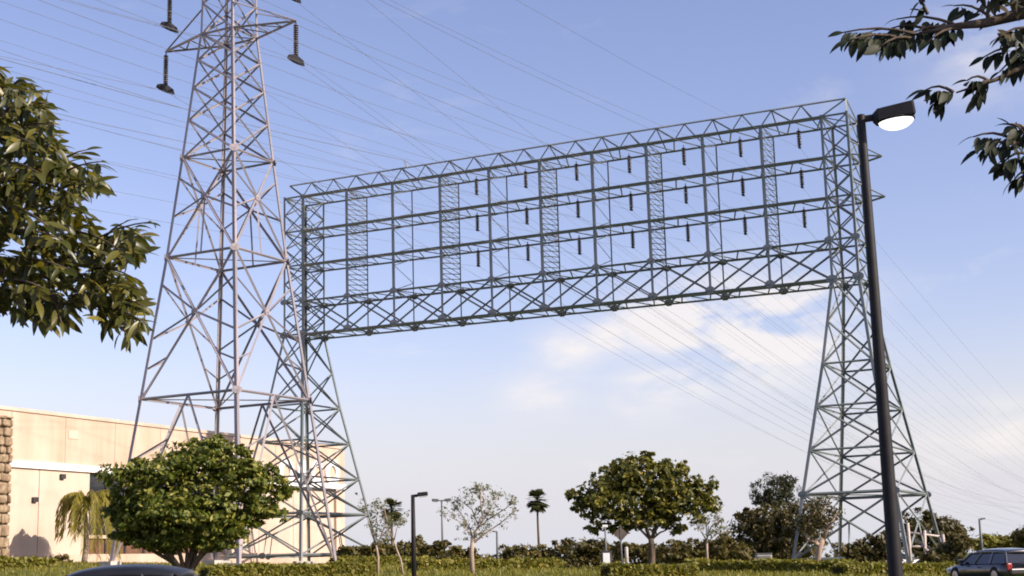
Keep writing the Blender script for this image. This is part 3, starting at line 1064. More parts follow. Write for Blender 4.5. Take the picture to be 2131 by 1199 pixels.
def make_tree(name, label, x, y, blobs, leaves, size, leafm, barkm='bark', trunk_r=0.2, fork=None, seed=1, group=None, clumps=40, sig=0.16, aspect=0.5, cat='tree', droop=0.0, shell=0.3, limbs=True, trunk_to=None, lean=(0, 0), z0=None, up=0.25, lump=0):
    """blobs in world coordinates"""
    zb = (zt(x, y) if z0 is None else z0) - 0.05
    root = thing(name, label, cat, (x, y, zb), 0, group)
    base = Vector((x, y, zb))
    main = len(blobs)
    if lump:
        blobs = lumpy(blobs, seed, lump)
    lb = [(tuple(Vector(c) - base), r_, w) for c, r_, w in blobs]
    cz = min(c[2] - r_[2] * 0.5 for c, r_, w in lb)
    fork = fork if fork is not None else max(0.4, cz)
    mb = MB()
    f = Vector((lean[0], lean[1], fork))
    pts = limb_path((0, 0, 0), f, 4, 0.03, seed)
    mb.tube(pts, taper(trunk_r * 1.25, trunk_r * 0.8, 5), 9)
    if limbs:
        k = 0
        for c, r_, w in lb[:min(main, 9)]:
            for j in range(1 if lump else 2):
                g = random.Random(seed * 31 + k)
                e = Vector(c) + Vector((g.uniform(-.5, .5) * r_[0], g.uniform(-.5, .5) * r_[1], g.uniform(-.2, .5) * r_[2]))
                pts = limb_path(f - Vector((0, 0, 0.1)), e, 5, 0.07, seed + k, 0.06)
                mb.tube(pts, taper(trunk_r * (0.42 if lump else 0.6), trunk_r * 0.1, 6), 6)
                k += 1
    mb.build('trunk', barkm, root, smooth=True)
    v, q = leaf_cloud(lb, leaves, size, clumps, sig, aspect, up, shell, seed, droop)
    link('crown', mesh_np('crown', v, q, leafm), root)
    return root


def blob(px, py, Y, rpx, rpy, w=1.0, dy=0.0, depth=None):
    c = at(px, py, Y + dy)
    k = (Y + dy) / FOC
    return (c, (rpx * k, (depth if depth else (rpx + rpy) / 2) * k, rpy * k), w)


# round ficus in front of the pylon
Y = 58
make_tree('ficus_tree', 'dense round dark green ficus in front of the store and pylon', at(388, 1170, Y).x, Y,
          [blob(400, 1035, Y, 165, 85, 2.6), blob(425, 965, Y, 100, 52, 1.4), blob(295, 1045, Y, 75, 70, 1.0), blob(540, 1020, Y, 66, 50, .9),
           blob(470, 1075, Y, 95, 46, .8), blob(335, 985, Y, 72, 48, 0.7), blob(390, 1090, Y, 135, 46, 1.0), blob(258, 1080, Y, 36, 44, .4), blob(285, 1110, Y, 44, 30, .35), blob(505, 970, Y, 58, 36, .5), blob(320, 1105, Y, 75, 34, .5), blob(440, 935, Y, 62, 28, .4), blob(585, 1030, Y, 26, 24, .12), blob(425, 1120, Y, 85, 30, .7), blob(330, 1120, Y, 85, 30, .7), blob(375, 1128, Y, 95, 24, .5), blob(490, 1098, Y, 60, 30, .5)],
          42000, 0.112, 'ficus', 'bark', 0.26, seed=5, clumps=120, sig=0.10, fork=0.7, up=0.55, shell=0.4, lump=6)

# round tree in the middle distance
Y = 88
make_tree('round_tree', 'broad round-crowned tree with low forked trunk beside the diamond sign', at(1357, 1180, Y).x, Y,
          [blob(1300, 1040, Y, 100, 62, 1.6), blob(1325, 985, Y, 62, 45, 1.0), blob(1405, 990, Y, 32, 40, .5), blob(1420, 1045, Y, 72, 58, 1.2),
           blob(1225, 1045, Y, 42, 42, .5), blob(1452, 1035, Y, 38, 45, .5), blob(1340, 1085, Y, 75, 30, .6), blob(1260, 1010, Y, 45, 40, .5), blob(1405, 1095, Y, 30, 22, .2), blob(1240, 1098, Y, 22, 16, .15), blob(1360, 1010, Y, 55, 50, .7), blob(1330, 965, Y, 36, 24, .3)],
          27000, 0.145, 'round', 'bark', 0.2, seed=8, clumps=110, sig=0.10, fork=1.9, up=0.55, shell=0.4, lump=5)

# pine and the dark tree beneath it, branchy tree by the gantry leg
Y = 134
make_tree('pine_tree', 'small ragged pine rising above the dark shrubs by the gantry leg', at(1625, 1165, Y).x, Y,
          [blob(1605, 1020, Y, 38, 32, 1), blob(1635, 1010, Y, 28, 26, .7), blob(1625, 1045, Y, 42, 22, .8), blob(1590, 1040, Y, 24, 18, .4)],
          4200, 0.2, 'pine', 'bark', 0.16, seed=12, clumps=46, sig=0.13, aspect=0.22)
Y = 126
make_tree('dark_tree', 'low wide dark brown-green tree under the ragged pine', at(1600, 1170, Y).x, Y,
          [blob(1600, 1095, Y, 72, 40, 1.4), blob(1560, 1120, Y, 42, 42, 1), blob(1650, 1110, Y, 58, 48, 1.2), blob(1605, 1140, Y, 85, 32, 1.2), blob(1560, 1075, Y, 24, 16, .3), blob(1690, 1085, Y, 35, 38, .7)],
          9500, 0.2, 'dark', 'bark', 0.2, seed=14, clumps=70, sig=0.13, fork=0.7)


def branchy(name, label, px, py, Y, branches, r0, barkm, leafm, nleaf, size, seed, group=None, spread=0.2, z0=None, sub=3):
    """open tree: drawn branches (pixel polylines) with twigs and thin leaves"""
    b0 = at(px, py, Y)
    zb = zt(b0.x, Y) - 0.05 if z0 is None else z0
    base = Vector((b0.x, Y, zb))
    root = thing(name, label, 'tree', base, 0, group)
    g = random.Random(seed)
    mb = MB()
    tips = []
    for bi, (pl, ra, rb) in enumerate(branches):
        pts = []
        for i, (x, y_) in enumerate(pl):
            dy = 0 if i == 0 else g.uniform(-1, 1) * 0.5 * (1 if bi else 0)
            pts.append(at(x, y_, Y + dy) - base)
        if bi == 0:
            pts[0] = Vector((pts[0].x, pts[0].y, 0.0))
        mb.tube(pts, taper(ra, rb, len(pts)), 7)
        for i in range(1, len(pts)):
            for j in range(sub):
                k = g.random()
                p = pts[i - 1].lerp(pts[i], k)
                if bi == 0:
                    continue
                d = (pts[i] - pts[i - 1]).normalized() * g.uniform(0.2, .8) + Vector((g.uniform(-1, 1), g.uniform(-1, 1), g.uniform(-.1, 1)))
                e = p + d.normalized() * g.uniform(0.3, 0.9) * (Y / 80)
                mb.tube([p, p.lerp(e, .5) + Vector((0, 0, .05)), e], [rb * 0.8, rb * 0.6, rb * 0.35], 4)
                tips += [e, p.lerp(e, 0.6)]
        if bi:
            tips.append(pts[-1])
    mb.build('trunk', barkm, root, smooth=True)
    bl = [(tuple(t), (spread, spread, spread * .8), 1.0) for t in tips]
    v, q = leaf_cloud(bl, nleaf, size, 6, 0.3, 0.45, 0.2, 0.5, seed)
    link('crown', mesh_np('crown', v, q, leafm), root)
    return root


branchy('open_tree', 'half-bare tree with forked branches and pinkish trunk on the lawn', 983, 1190, 78,
        [([(983, 1195), (981, 1150), (984, 1120)], .14, .10), ([(984, 1130), (990, 1105), (1005, 1085), (1000, 1040), (1002, 1018)], .08, .02),
         ([(984, 1125), (978, 1100), (960, 1070), (940, 1045)], .06, .015), ([(985, 1130), (1010, 1110), (1040, 1090), (1075, 1060)], .06, .015),
         ([(1000, 1090), (1020, 1062), (1035, 1035)], .04, .012), ([(996, 1095), (982, 1060), (955, 1040), (985, 1022)], .04, .012), ([(1010, 1085), (1050, 1060), (1070, 1045)], .035, .012), ([(980, 1112), (955, 1085), (935, 1075)], .035, .012),
         ([(1000, 1060), (1012, 1035), (1000, 1016)], .03, .012)],
        .14, 'bark_pale', 'pale', 1900, 0.075, 21, spread=0.26, sub=3)
branchy('open_sapling', 'thin pale sapling leaning in front of the small fan palm', 786, 1190, 74,
        [([(786, 1196), (787, 1160), (783, 1135)], .07, .05), ([(784, 1140), (772, 1105), (765, 1080), (755, 1060)], .04, .012), ([(784, 1138), (795, 1110), (806, 1085), (800, 1060), (790, 1046)], .04, .012), ([(790, 1120), (810, 1100), (828, 1090)], .03, .01), ([(778, 1120), (786, 1090), (780, 1062)], .03, .01)],
        .07, 'bark_pale', 'pale', 900, 0.07, 22, spread=0.22)
branchy('forked_sapling', 'thin pale sapling whose trunk slants beside the dark parking lamp', 836, 1190, 73,
        [([(840, 1196), (834, 1165), (826, 1145), (818, 1120)], .05, .035), ([(818, 1122), (808, 1100), (806, 1085)], .03, .01), ([(820, 1125), (826, 1100), (834, 1085)], .03, .01)],
        .05, 'bark_pale', 'pale', 380, 0.06, 23, spread=0.2)
branchy('young_street_tree', 'slim young tree with pink trunk and sparse crown behind the hedge', 1472, 1175, 96,
        [([(1473, 1185), (1471, 1150), (1471, 1120)], .10, .07), ([(1471, 1125), (1455, 1100), (1445, 1085)], .05, .015), ([(1471, 1122), (1480, 1095), (1500, 1085)], .05, .015), ([(1471, 1118), (1470, 1090), (1476, 1078)], .04, .012), ([(1471, 1130), (1490, 1112), (1515, 1108)], .035, .012)],
        .1, 'bark_pale', 'pale', 900, 0.085, 24, spread=0.3)
branchy('crooked_tree', 'crooked pale-barked tree at the foot of the gantry leg', 1698, 1168, 111,
        [([(1696, 1175), (1706, 1140), (1712, 1120)], .26, .2), ([(1712, 1124), (1722, 1100), (1735, 1080), (1742, 1066)], .17, .06), ([(1708, 1135), (1680, 1122), (1672, 1105), (1684, 1082), (1698, 1062)], .15, .05), ([(1720, 1102), (1706, 1085), (1712, 1062), (1722, 1052)], .1, .03), ([(1680, 1115), (1690, 1095), (1704, 1080)], .08, .03)],
        .26, 'bark_pale', 'dark', 1900, 0.13, 25, spread=0.6)

# shrubs and small trees along the skyline
SK = [('dark_shrub', 'dark rounded shrub directly below the white pole sign', 1205, 1162, 96, [(1205, 1150, 52, 28), (1175, 1142, 30, 20), (1235, 1145, 34, 22), (1205, 1175, 60, 22)], 'dark', 4200, 30),
      ('umbrella_shrub', 'flat-topped small tree spreading beside the parking lamp', 908, 1165, 118, [(918, 1134, 22, 9), (890, 1142, 26, 7), (905, 1155, 30, 12)], 'dark', 2000, 31),
      ('low_shrub', 'low dark shrub behind the half-bare tree', 960, 1170, 120, [(960, 1152, 30, 16), (945, 1165, 38, 14)], 'olive', 1900, 32),
      ('low_shrub', 'long low dark shrub below the slender fan palm', 1090, 1170, 124, [(1075, 1150, 40, 16), (1125, 1152, 36, 15), (1100, 1165, 62, 14)], 'olive', 2600, 33),
      ('far_shrub', 'brown-green shrub bank behind the round tree trunk', 1330, 1165, 122, [(1300, 1150, 40, 18), (1345, 1150, 40, 18), (1280, 1140, 22, 12)], 'olive', 2400, 34),
      ('broad_bush', 'broad brown-green bush between the round tree and the slim young tree', 1440, 1165, 116, [(1430, 1145, 50, 20), (1490, 1142, 40, 22), (1395, 1152, 30, 16), (1460, 1160, 75, 16)], 'olive', 4000, 35),
      ('mounded_bush', 'mounded brown bush left of the low wide dark tree', 1525, 1170, 112, [(1520, 1140, 34, 30), (1545, 1155, 40, 22), (1500, 1158, 30, 20)], 'olive', 3000, 36),
      ('dark_mound_tree', 'dark tree mound inside the splayed gantry leg', 1800, 1165, 106, [(1790, 1150, 40, 24), (1830, 1140, 34, 28), (1848, 1118, 20, 18), (1805, 1168, 56, 24)], 'dark', 4600, 37),
      ('back_tree', 'dark leafy tree behind the lit feet of the gantry leg', 1935, 1165, 150, [(1915, 1090, 38, 26), (1955, 1105, 44, 30), (1990, 1120, 36, 24), (1930, 1135, 62, 34)], 'dark', 5200, 38),
      ('pale_shrub', 'sunlit olive shrub between the gantry feet and the parked hatchback', 1998, 1165, 92, [(2000, 1128, 26, 18), (1985, 1152, 36, 24), (1940, 1160, 30, 16)], 'dark', 3000, 39),
      ('far_tree', 'far hazy green tree row piece behind the hatchback roof', 2075, 1150, 190, [(2045, 1128, 36, 12), (2085, 1127, 40, 13), (2125, 1122, 36, 16)], 'hedge', 3200, 40),
      ('far_tree', 'dark green clump at the far end of the lot past the hatchback', 2140, 1150, 172, [(2135, 1125, 28, 26)], 'dark', 1400, 41),
      ('low_shrub', 'low sunlit shrub at the store corner beside the gantry foot', 735, 1165, 128, [(728, 1150, 26, 14), (750, 1155, 30, 14)], 'olive', 1700, 42),
      ('low_shrub', 'dark shrub behind the thin pale saplings', 800, 1165, 126, [(795, 1145, 36, 18), (840, 1145, 26, 16), (868, 1140, 20, 20)], 'olive', 2600, 43),
      ('small_shrub', 'small dark shrub at the foot of the drooping palm by the store', 110, 1185, 112, [(110, 1178, 36, 22)], 'dark', 1100, 45)]
for (nm, lb_, px, py, Y, bl, lm, n, sd) in SK:
    make_tree(nm, lb_, at(px, py, Y).x, Y, [blob(x, y_, Y, rx, ry, rx * ry / 600) for x, y_, rx, ry in bl], n, 0.0016 * Y, lm, 'bark', 0.09, seed=sd, group='shrubs along the lot', clumps=30, sig=0.15, cat='shrub', fork=0.3, limbs=True)


# hedges
def hedge(label, pts, Y0, Y1, ztop_py, w, seed, n):
    """trimmed hedge: from pixel x a to b; ends at own depths"""
    (xa, ya), (xb, yb) = pts
    A, B = at(xa, ya, Y0), at(xb, yb, Y1)
    zA, zB = A.z, B.z
    A.z, B.z = zt(A.x, A.y), zt(B.x, B.y)
    d = (B - A)
    d.z = 0
    u = d.normalized()
    nn = Vector((u.y, -u.x, 0))
    g = np.random.default_rng(seed)
    hA, hB = max(0.5, zA - A.z), max(0.5, zB - B.z)
    Lh = d.length
    k = g.random(n)
    face = g.random(n)
    a = np.zeros((n, 3))
    off = np.where(face < 0.4, w / 2, np.where(face < 0.75, (g.random(n) - .5) * w, -w / 2))
    top = (face >= 0.4) & (face < 0.75)
    hh = hA + (hB - hA) * k
    wav = 0.05 * np.sin(k * Lh * 1.3 + seed) + 0.06 * np.sin(k * Lh * 3.1)
    hz = np.where(top, hh + wav, g.random(n) * hh)
    P = np.array(A)[None] + np.array(u)[None] * (k * Lh)[:, None] + np.array(nn)[None] * off[:, None]
    P[:, 2] = A.z + (B.z - A.z) * k + hz
    P += g.normal(size=(n, 3)) * 0.05
    s = (0.0016 * (Y0 + Y1) / 2) * (0.6 + 0.8 * g.random(n))[:, None]
    nr = g.normal(size=(n, 3)) + np.where(top, 1, 0)[:, None] * np.array([0, 0, 1.3]) + np.where(~top, np.sign(off), 0)[:, None] * np.array(nn) * 1.0
    nr /= np.linalg.norm(nr, axis=1)[:, None]
    t1 = g.normal(size=(n, 3))
    t1 -= nr * (t1 * nr).sum(1)[:, None]
    t1 /= np.linalg.norm(t1, axis=1)[:, None]
    t2 = np.cross(nr, t1)
    v = np.empty((n, 4, 3))
    v[:, 0] = P - t1 * s
    v[:, 1] = P + t2 * s * .55
    v[:, 2] = P + t1 * s
    v[:, 3] = P - t2 * s * .55
    v = v.reshape(-1, 3) - np.array(A)[None]
    root = thing('hedge', label, 'hedge', A, 0, 'trimmed hedges')
    link('foliage', mesh_np('foliage', v, np.arange(n * 4).reshape(-1, 4), 'hedge'), root)
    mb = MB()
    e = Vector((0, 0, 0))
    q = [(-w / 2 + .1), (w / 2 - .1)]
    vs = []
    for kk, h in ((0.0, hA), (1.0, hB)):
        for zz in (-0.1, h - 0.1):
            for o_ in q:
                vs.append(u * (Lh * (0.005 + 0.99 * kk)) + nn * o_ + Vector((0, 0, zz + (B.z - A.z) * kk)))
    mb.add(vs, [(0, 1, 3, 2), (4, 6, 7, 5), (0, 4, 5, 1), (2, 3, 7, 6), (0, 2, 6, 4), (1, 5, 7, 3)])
    mb.build('shade_core', 'dark_core', root)  # solid dark box stands in for the shade inside the hedge


M['dark_core'] = noise_mat('hedge_inner_shade', (0.022, 0.022, 0.010), (0.05, 0.045, 0.018), 7, 0.95, 0.05, 0, 0.4)  # dark colour carries the shade behind the hedge leaves
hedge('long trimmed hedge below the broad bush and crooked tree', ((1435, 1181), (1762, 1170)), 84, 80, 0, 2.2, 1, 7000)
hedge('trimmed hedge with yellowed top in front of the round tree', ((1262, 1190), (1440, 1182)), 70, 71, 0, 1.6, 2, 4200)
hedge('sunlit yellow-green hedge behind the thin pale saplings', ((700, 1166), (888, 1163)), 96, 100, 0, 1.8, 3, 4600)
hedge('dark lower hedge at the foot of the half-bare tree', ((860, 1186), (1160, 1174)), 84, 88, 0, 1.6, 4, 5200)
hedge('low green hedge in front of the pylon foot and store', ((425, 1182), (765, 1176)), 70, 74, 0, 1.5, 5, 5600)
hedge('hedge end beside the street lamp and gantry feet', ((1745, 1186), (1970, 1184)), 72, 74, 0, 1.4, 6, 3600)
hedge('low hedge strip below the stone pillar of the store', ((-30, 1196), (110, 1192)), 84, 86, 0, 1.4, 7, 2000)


# palms
def fan_palm(label, px, ytop, ybase, Y, rpx, seed):
    c = at(px, ytop, Y)
    zb = zt(c.x, Y) - 0.1
    root = thing('fan_palm', label, 'palm tree', (c.x, Y, zb), 0, 'fan palms on the skyline')
    H = c.z - zb
    mb = MB()
    pts = [(0.02 * math.sin(i), 0, H * i / 6) for i in range(7)]
    mb.tube(pts, taper(0.17, 0.12, 7), 8).build('trunk', 'bark', root, smooth=True)
    g = random.Random(seed)
    r_ = rpx * Y / FOC
    fr = MB()
    for i in range(110):
        az = g.uniform(0, 2 * math.pi)
        el = math.asin(g.uniform(-0.92, 0.98))
        d = Vector((math.cos(az) * math.cos(el), math.sin(az) * math.cos(el), math.sin(el)))
        L_ = r_ * g.uniform(0.8, 1.05)
        tan = d.cross(Vector((0, 0, 1)))
        tan = tan.normalized() if tan.length > 1e-3 else Vector((1, 0, 0))
        o_ = Vector((0, 0, H))
        mid = o_ + d * L_ * 0.5
        # fan of six blades
        for j in range(6):
            an = (j - 2.5) * 0.28
            e = (d * math.cos(an) + tan * math.sin(an))
            p1 = mid + e * L_ * 0.5 - Vector((0, 0, 0.12 * L_))
            w = tan * 0.09 * r_
            fr.add([mid - w * .4, mid.lerp(p1, .55) - w, p1, mid.lerp(p1, .55) + w], [(0, 1, 2, 3)])
        w = tan * 0.02 * r_
        fr.add([o_ - w, mid - w, mid + w, o_ + w], [(0, 1, 2, 3)])
    fr.build('crown', 'palm', root)


fan_palm('slender fan palm with diamond-shaped head standing alone on the skyline', 1118, 1041, 1140, 190, 29, 1)
fan_palm('small fan palm with round head behind the thin pale saplings', 815, 1059, 1120, 170, 29, 2)


def droop_palm(label, px, py, Y, rpx, seed):
    c = at(px, py, Y)
    zb = zt(c.x, Y) - 0.1
    root = thing('drooping_palm', label, 'palm tree', (c.x, Y, zb))
    H = c.z - zb
    MB().tube([(0.15 * math.sin(i * .7), 0, H * i / 6) for i in range(7)], taper(0.26, 0.17, 7), 8).build('trunk', 'bark_pale', root, smooth=True)
    g = random.Random(seed)
    r_ = rpx * Y / FOC
    for i in range(34):
        az = 2 * math.pi * i / 34 + g.uniform(-.15, .15)
        d = Vector((math.cos(az), math.sin(az), 0))
        L_ = r_ * g.uniform(0.8, 1.2) * (1.25 if d.x > 0 else 0.8)
        lift = g.uniform(0.25, 1.05)
        prev = None
        fm = MB()
        pts = []
        for j in range(9):
            k = j / 8
            pts.append(Vector((0, 0, H)) + d * (L_ * math.sin(k * 1.75) * 0.72) + Vector((0, 0, L_ * (lift * k - 1.55 * k ** 2.2))))
        fm.tube(pts, taper(0.05, 0.012, 9), 5)
        side = d.cross(Vector((0, 0, 1)))
        for j in range(1, 9):
            for q in range(4):
                k = q / 4
                p = pts[j - 1].lerp(pts[j], k)
                for sg in (-1, 1):
                    e = p + side * sg * 0.5 * (1 - 0.5 * j / 9) * g.uniform(.7, 1.1) + Vector((0, 0, -g.uniform(0.35, 0.9))) + d * 0.2
                    w = (pts[j] - pts[j - 1]).normalized() * 0.10
                    fm.add([p - w, p.lerp(e, .5) - w * 1.2 + Vector((0, 0, .05)), e, p.lerp(e, .5) + w * 1.2 + Vector((0, 0, .05))], [(0, 1, 2, 3)])
        fm.build('frond', 'willow', root)


droop_palm('drooping yellow-green palm against the peach store wall', 178, 1038, 117, 80, 5)


# ------------------------------------------------------------------ near trees with big leaves
def leaf_mesh(name, mat, curl, width):
    """lanceolate leaf along +x, 1 long, folded along the midrib and curling down"""
    n = 5
    v, f = [], []
    for i in range(n + 1):
        k = i / n
        w = width * math.sin(math.pi * min(1, k * 0.96 + 0.03)) ** 0.8 * (1 - 0.25 * k)
        z = -curl * k * k
        v += [(k, -w, z + 0.28 * w), (k, 0, z), (k, w, z + 0.28 * w)]
    for i in range(n):
        a = i * 3
        f += [(a, a + 3, a + 4, a + 1), (a + 1, a + 4, a + 5, a + 2)]
    return mesh_from(name, v, f, mat, True)


def leaf_matrix(p, d, up, length):
    x = d.normalized()
    z = (up - x * up.dot(x))
    z = z.normalized() if z.length > 1e-3 else x.orthogonal().normalized()
    y = z.cross(x)
    return Matrix.Translation(p) @ Matrix((x, y, z)).transposed().to_4x4() @ Matrix.Diagonal((length, length, length, 1))


def sprig_tree(name, label, foot, trunk_pts, sprigs, fills, mats, seed, leaf_len, width, hang=0.35, dens=1.0, per=13, extra=None, barkm='bark', maxparts=290, nfill=0):
    g = random.Random(seed)
    root = thing(name, label, 'tree', foot)
    base = Vector(foot)
    wood = MB()
    for pts, r0, r1 in trunk_pts:
        P = [Vector(p) - base for p in pts]
        wood.tube(P, taper(r0, r1, len(P)), 8)
    leaves = []
    for (a, b, Ya, Yb, cnt) in sprigs:
        cnt = int(round(cnt * dens))
        A, B = at(*a, Ya), at(*b, Yb)
        pts = [A.lerp(B, i / 4) + Vector((0, 0, 0.03 * math.sin(i / 4 * math.pi))) for i in range(5)]
        wood.tube([p - base for p in pts], taper(0.011, 0.004, 5), 5)
        ax = (B - A).normalized()
        for j in range(cnt):
            k = (j + 0.6) / cnt
            p = A.lerp(B, k)
            s = 1 if j % 2 else -1
            side = ax.cross(Vector((0, -0.5, 0.86))).normalized()
            d = ax * g.uniform(0.25, 0.9) + side * s * g.uniform(0.3, 1.0) + Vector((0, g.uniform(-.6, .6), -hang * g.uniform(0.3, 1.8)))
            if j == cnt - 1:
                d = ax + Vector((0, 0, -0.15))
            up = Vector((g.uniform(-.6, .6), g.uniform(-1.0, .3), g.uniform(0.2, 1)))
            leaves.append(leaf_matrix(p - base, d, up, leaf_len * g.uniform(0.7, 1.2)))
    wood.build('trunk', barkm, root, smooth=True)
    protos = [leaf_mesh('leaf', mats[0], c, w) for c, w in ((0.22, width), (0.42, width * 0.85), (0.10, width * 1.12))]
    for i, mt in enumerate(leaves[:maxparts]):
        o = bpy.data.objects.new('leaf', protos[i % 3])
        COL.objects.link(o)
        o.parent = root
        o.matrix_local = mt
    rest = leaves[maxparts:]
    for (poly, Y0, Y1, cnt, keep) in fills:
        xs = [p[0] for p in poly]
        ys = [p[1] for p in poly]
        made = 0
        while made < cnt:
            x, y_ = g.uniform(min(xs), max(xs)), g.uniform(min(ys), max(ys))
            ins = False
            for i in range(len(poly)):
                (x1, y1), (x2, y2) = poly[i], poly[i - 1]
                if (y1 > y_) != (y2 > y_) and x < (x2 - x1) * (y_ - y1) / (y2 - y1) + x1:
                    ins = not ins
            if not ins:
                continue
            made += 1
            # clumped: leave holes
            if math.sin(x * 0.031 + seed) * math.sin(y_ * 0.037 + 1.3 * seed) + 0.5 * math.sin(x * .07 + y_ * .05) > keep:
                continue
            p = at(x, y_, g.uniform(Y0, Y1)) - base
            d = Vector((g.uniform(-0.4, 1.0), g.uniform(-.8, .6), g.uniform(-0.9, 0.35)))
            up = Vector((g.uniform(-.6, .8), g.uniform(-1.0, .3), g.uniform(0.1, 1)))
            rest.append(leaf_matrix(p, d, up, leaf_len * g.uniform(0.7, 1.15)))
    if rest:
        vs, qs = [], []
        pm = protos[0]
        pv = np.array([v.co[:] for v in pm.vertices])
        pq = np.array([list(p.vertices) for p in pm.polygons])
        for mt in rest:
            m_ = np.array(mt)
            qs.append(pq + len(vs) * len(pv))
            vs.append(pv @ m_[:3, :3].T + m_[:3, 3])
        o = link('leaf_mass', mesh_np('leaf_mass', np.concatenate(vs), np.concatenate(qs), mats[1]), root)
        o['kind'] = 'stuff'
    return root


Yl = 10.0
LP = [(-90, 120), (10, 143), (48, 165), (100, 215), (112, 262), (122, 305), (150, 345), (205, 345), (205, 388), (160, 402), (165, 430), (210, 478), (270, 470), (300, 500), (285, 540), (235, 548), (225, 575), (270, 575), (282, 620), (300, 668), (272, 694), (235, 690), (195, 655), (185, 610), (150, 625), (130, 672), (95, 675), (60, 650), (-90, 660)]
sp = [((20, 190), (52, 166), 10, 9.8, 7), ((20, 225), (104, 218), 10, 9.7, 12), ((30, 270), (114, 262), 10, 9.6, 11), ((60, 330), (124, 296), 10, 9.8, 9), ((110, 372), (214, 336), 10, 9.6, 13), ((120, 395), (200, 388), 10, 9.7, 10),
      ((110, 352), (180, 312), 10, 9.9, 8), ((60, 380), (150, 405), 10, 9.6, 10), ((80, 440), (165, 432), 10, 9.6, 10), ((190, 505), (312, 462), 10, 9.5, 14), ((200, 525), (296, 492), 10, 9.6, 12), ((205, 512), (262, 462), 10, 9.8, 8), ((150, 480), (262, 528), 10, 9.5, 13),
      ((190, 560), (278, 578), 10, 9.6, 11), ((200, 590), (290, 602), 10, 9.5, 11), ((205, 620), (306, 640), 10, 9.6, 13), ((205, 640), (302, 672), 10, 9.5, 13), ((215, 640), (262, 696), 10, 9.6, 9), ((100, 600), (128, 672), 10, 9.6, 9), ((60, 610), (85, 668), 10, 9.7, 8), ((30, 600), (40, 652), 10, 9.7, 7),
      ((20, 480), (130, 500), 10, 9.4, 11), ((30, 540), (140, 560), 10, 9.4, 11), ((10, 430), (100, 470), 10, 9.4, 10), ((0, 340), (80, 360), 10, 9.4, 9), ((0, 290), (70, 300), 10, 9.4, 8), ((0, 585), (90, 600), 10, 9.4, 9), ((120, 560), (200, 590), 10, 9.6, 9), ((150, 610), (140, 664), 10, 9.7, 7), ((0, 180), (40, 205), 10, 9.5, 6)]
fx = at(-330, 600, Yl)
tp = [([(fx.x, Yl, -0.1), (fx.x + 0.05, Yl, 1.2), (fx.x + 0.02, Yl, 2.4)], 0.11, 0.085),
      ([(fx.x + 0.02, Yl, 2.3), tuple(at(-150, 620, 10)), tuple(at(20, 560, 10)), tuple(at(130, 540, 10))], 0.055, 0.015),
      ([(fx.x + 0.02, Yl, 2.3), tuple(at(-180, 480, 10)), tuple(at(-20, 380, 10)), tuple(at(80, 350, 10)), tuple(at(120, 372, 10))], 0.06, 0.012),
      ([tuple(at(-180, 480, 10)), tuple(at(-80, 300, 10)), tuple(at(20, 225, 10))], 0.04, 0.012),
      ([tuple(at(20, 560, 10)), tuple(at(110, 580, 10)), tuple(at(205, 630, 10))], 0.02, 0.01),
      ([tuple(at(130, 540, 10)), tuple(at(170, 515, 10)), tuple(at(200, 510, 10))], 0.014, 0.01)]
sprig_tree('broadleaf_tree', 'sunlit tree with long narrow glossy leaves reaching in beside the pylon', (fx.x, Yl, -0.1), tp, sp,
           [(LP, 9.6, 11.2, 2700, 0.78), ([(-420, 60), (-60, 110), (-60, 660), (-420, 700)], 9.0, 11.4, 900, 0.8)], ('near_leaf', 'near_leaf_isl'), 4, 0.155, 0.18, hang=0.3)

Yr = 8.0
spr = [((1905, 70), (1752, 68), 8, 8, 17), ((1880, 80), (1765, 85), 8, 7.9, 13), ((1940, 66), (1850, 60), 8, 8.1, 9), ((1900, 80), (1830, 98), 8, 7.9, 8), ((1990, 55), (1880, 78), 8, 8, 9), ((1985, 50), (1865, 40), 8, 8.1, 7), ((1930, 30), (1905, -8), 8, 8, 5), ((2000, 60), (1930, 88), 8, 7.9, 6), ((2060, 35), (1985, 12), 8, 8.1, 7),
       ((2150, 60), (2075, 80), 8, 7.9, 8), ((2150, 95), (2045, 120), 8, 8, 9), ((2140, 120), (2080, 150), 8, 8, 7), ((2060, 170), (2012, 168), 8, 8, 7), ((2055, 168), (2030, 205), 8, 8, 6), ((1985, 192), (1925, 188), 8, 8, 7), ((1975, 195), (1945, 215), 8, 8.1, 6),
       ((2110, 290), (2025, 285), 8, 8, 8), ((2115, 300), (2040, 312), 8, 8, 8), ((2140, 290), (2100, 258), 8, 8, 7), ((2140, 320), (2085, 342), 8, 8, 9), ((2150, 360), (2110, 375), 8, 8, 5), ((2140, 280), (2108, 262), 8, 8, 4)]
fr = at(2560, 400, Yr)
tpr = [([(fr.x, Yr, -0.1), (fr.x - .05, Yr, 1.5), (fr.x, Yr, 3.0)], 0.13, 0.10),
       ([(fr.x, Yr, 2.9), tuple(at(2400, 120, 8)), tuple(at(2250, 40, 8)), tuple(at(2140, 25, 8)), tuple(at(2050, 48, 8)), tuple(at(1985, 55, 8)), tuple(at(1905, 72, 8))], 0.07, 0.008),
       ([tuple(at(2400, 150, 8)), tuple(at(2250, 110, 8)), tuple(at(2150, 130, 8)), tuple(at(2075, 165, 8)), tuple(at(1990, 193, 8))], 0.035, 0.005),
       ([(fr.x, Yr, 2.9), tuple(at(2380, 260, 8)), tuple(at(2240, 270, 8)), tuple(at(2150, 295, 8)), tuple(at(2100, 300, 8))], 0.045, 0.007)]
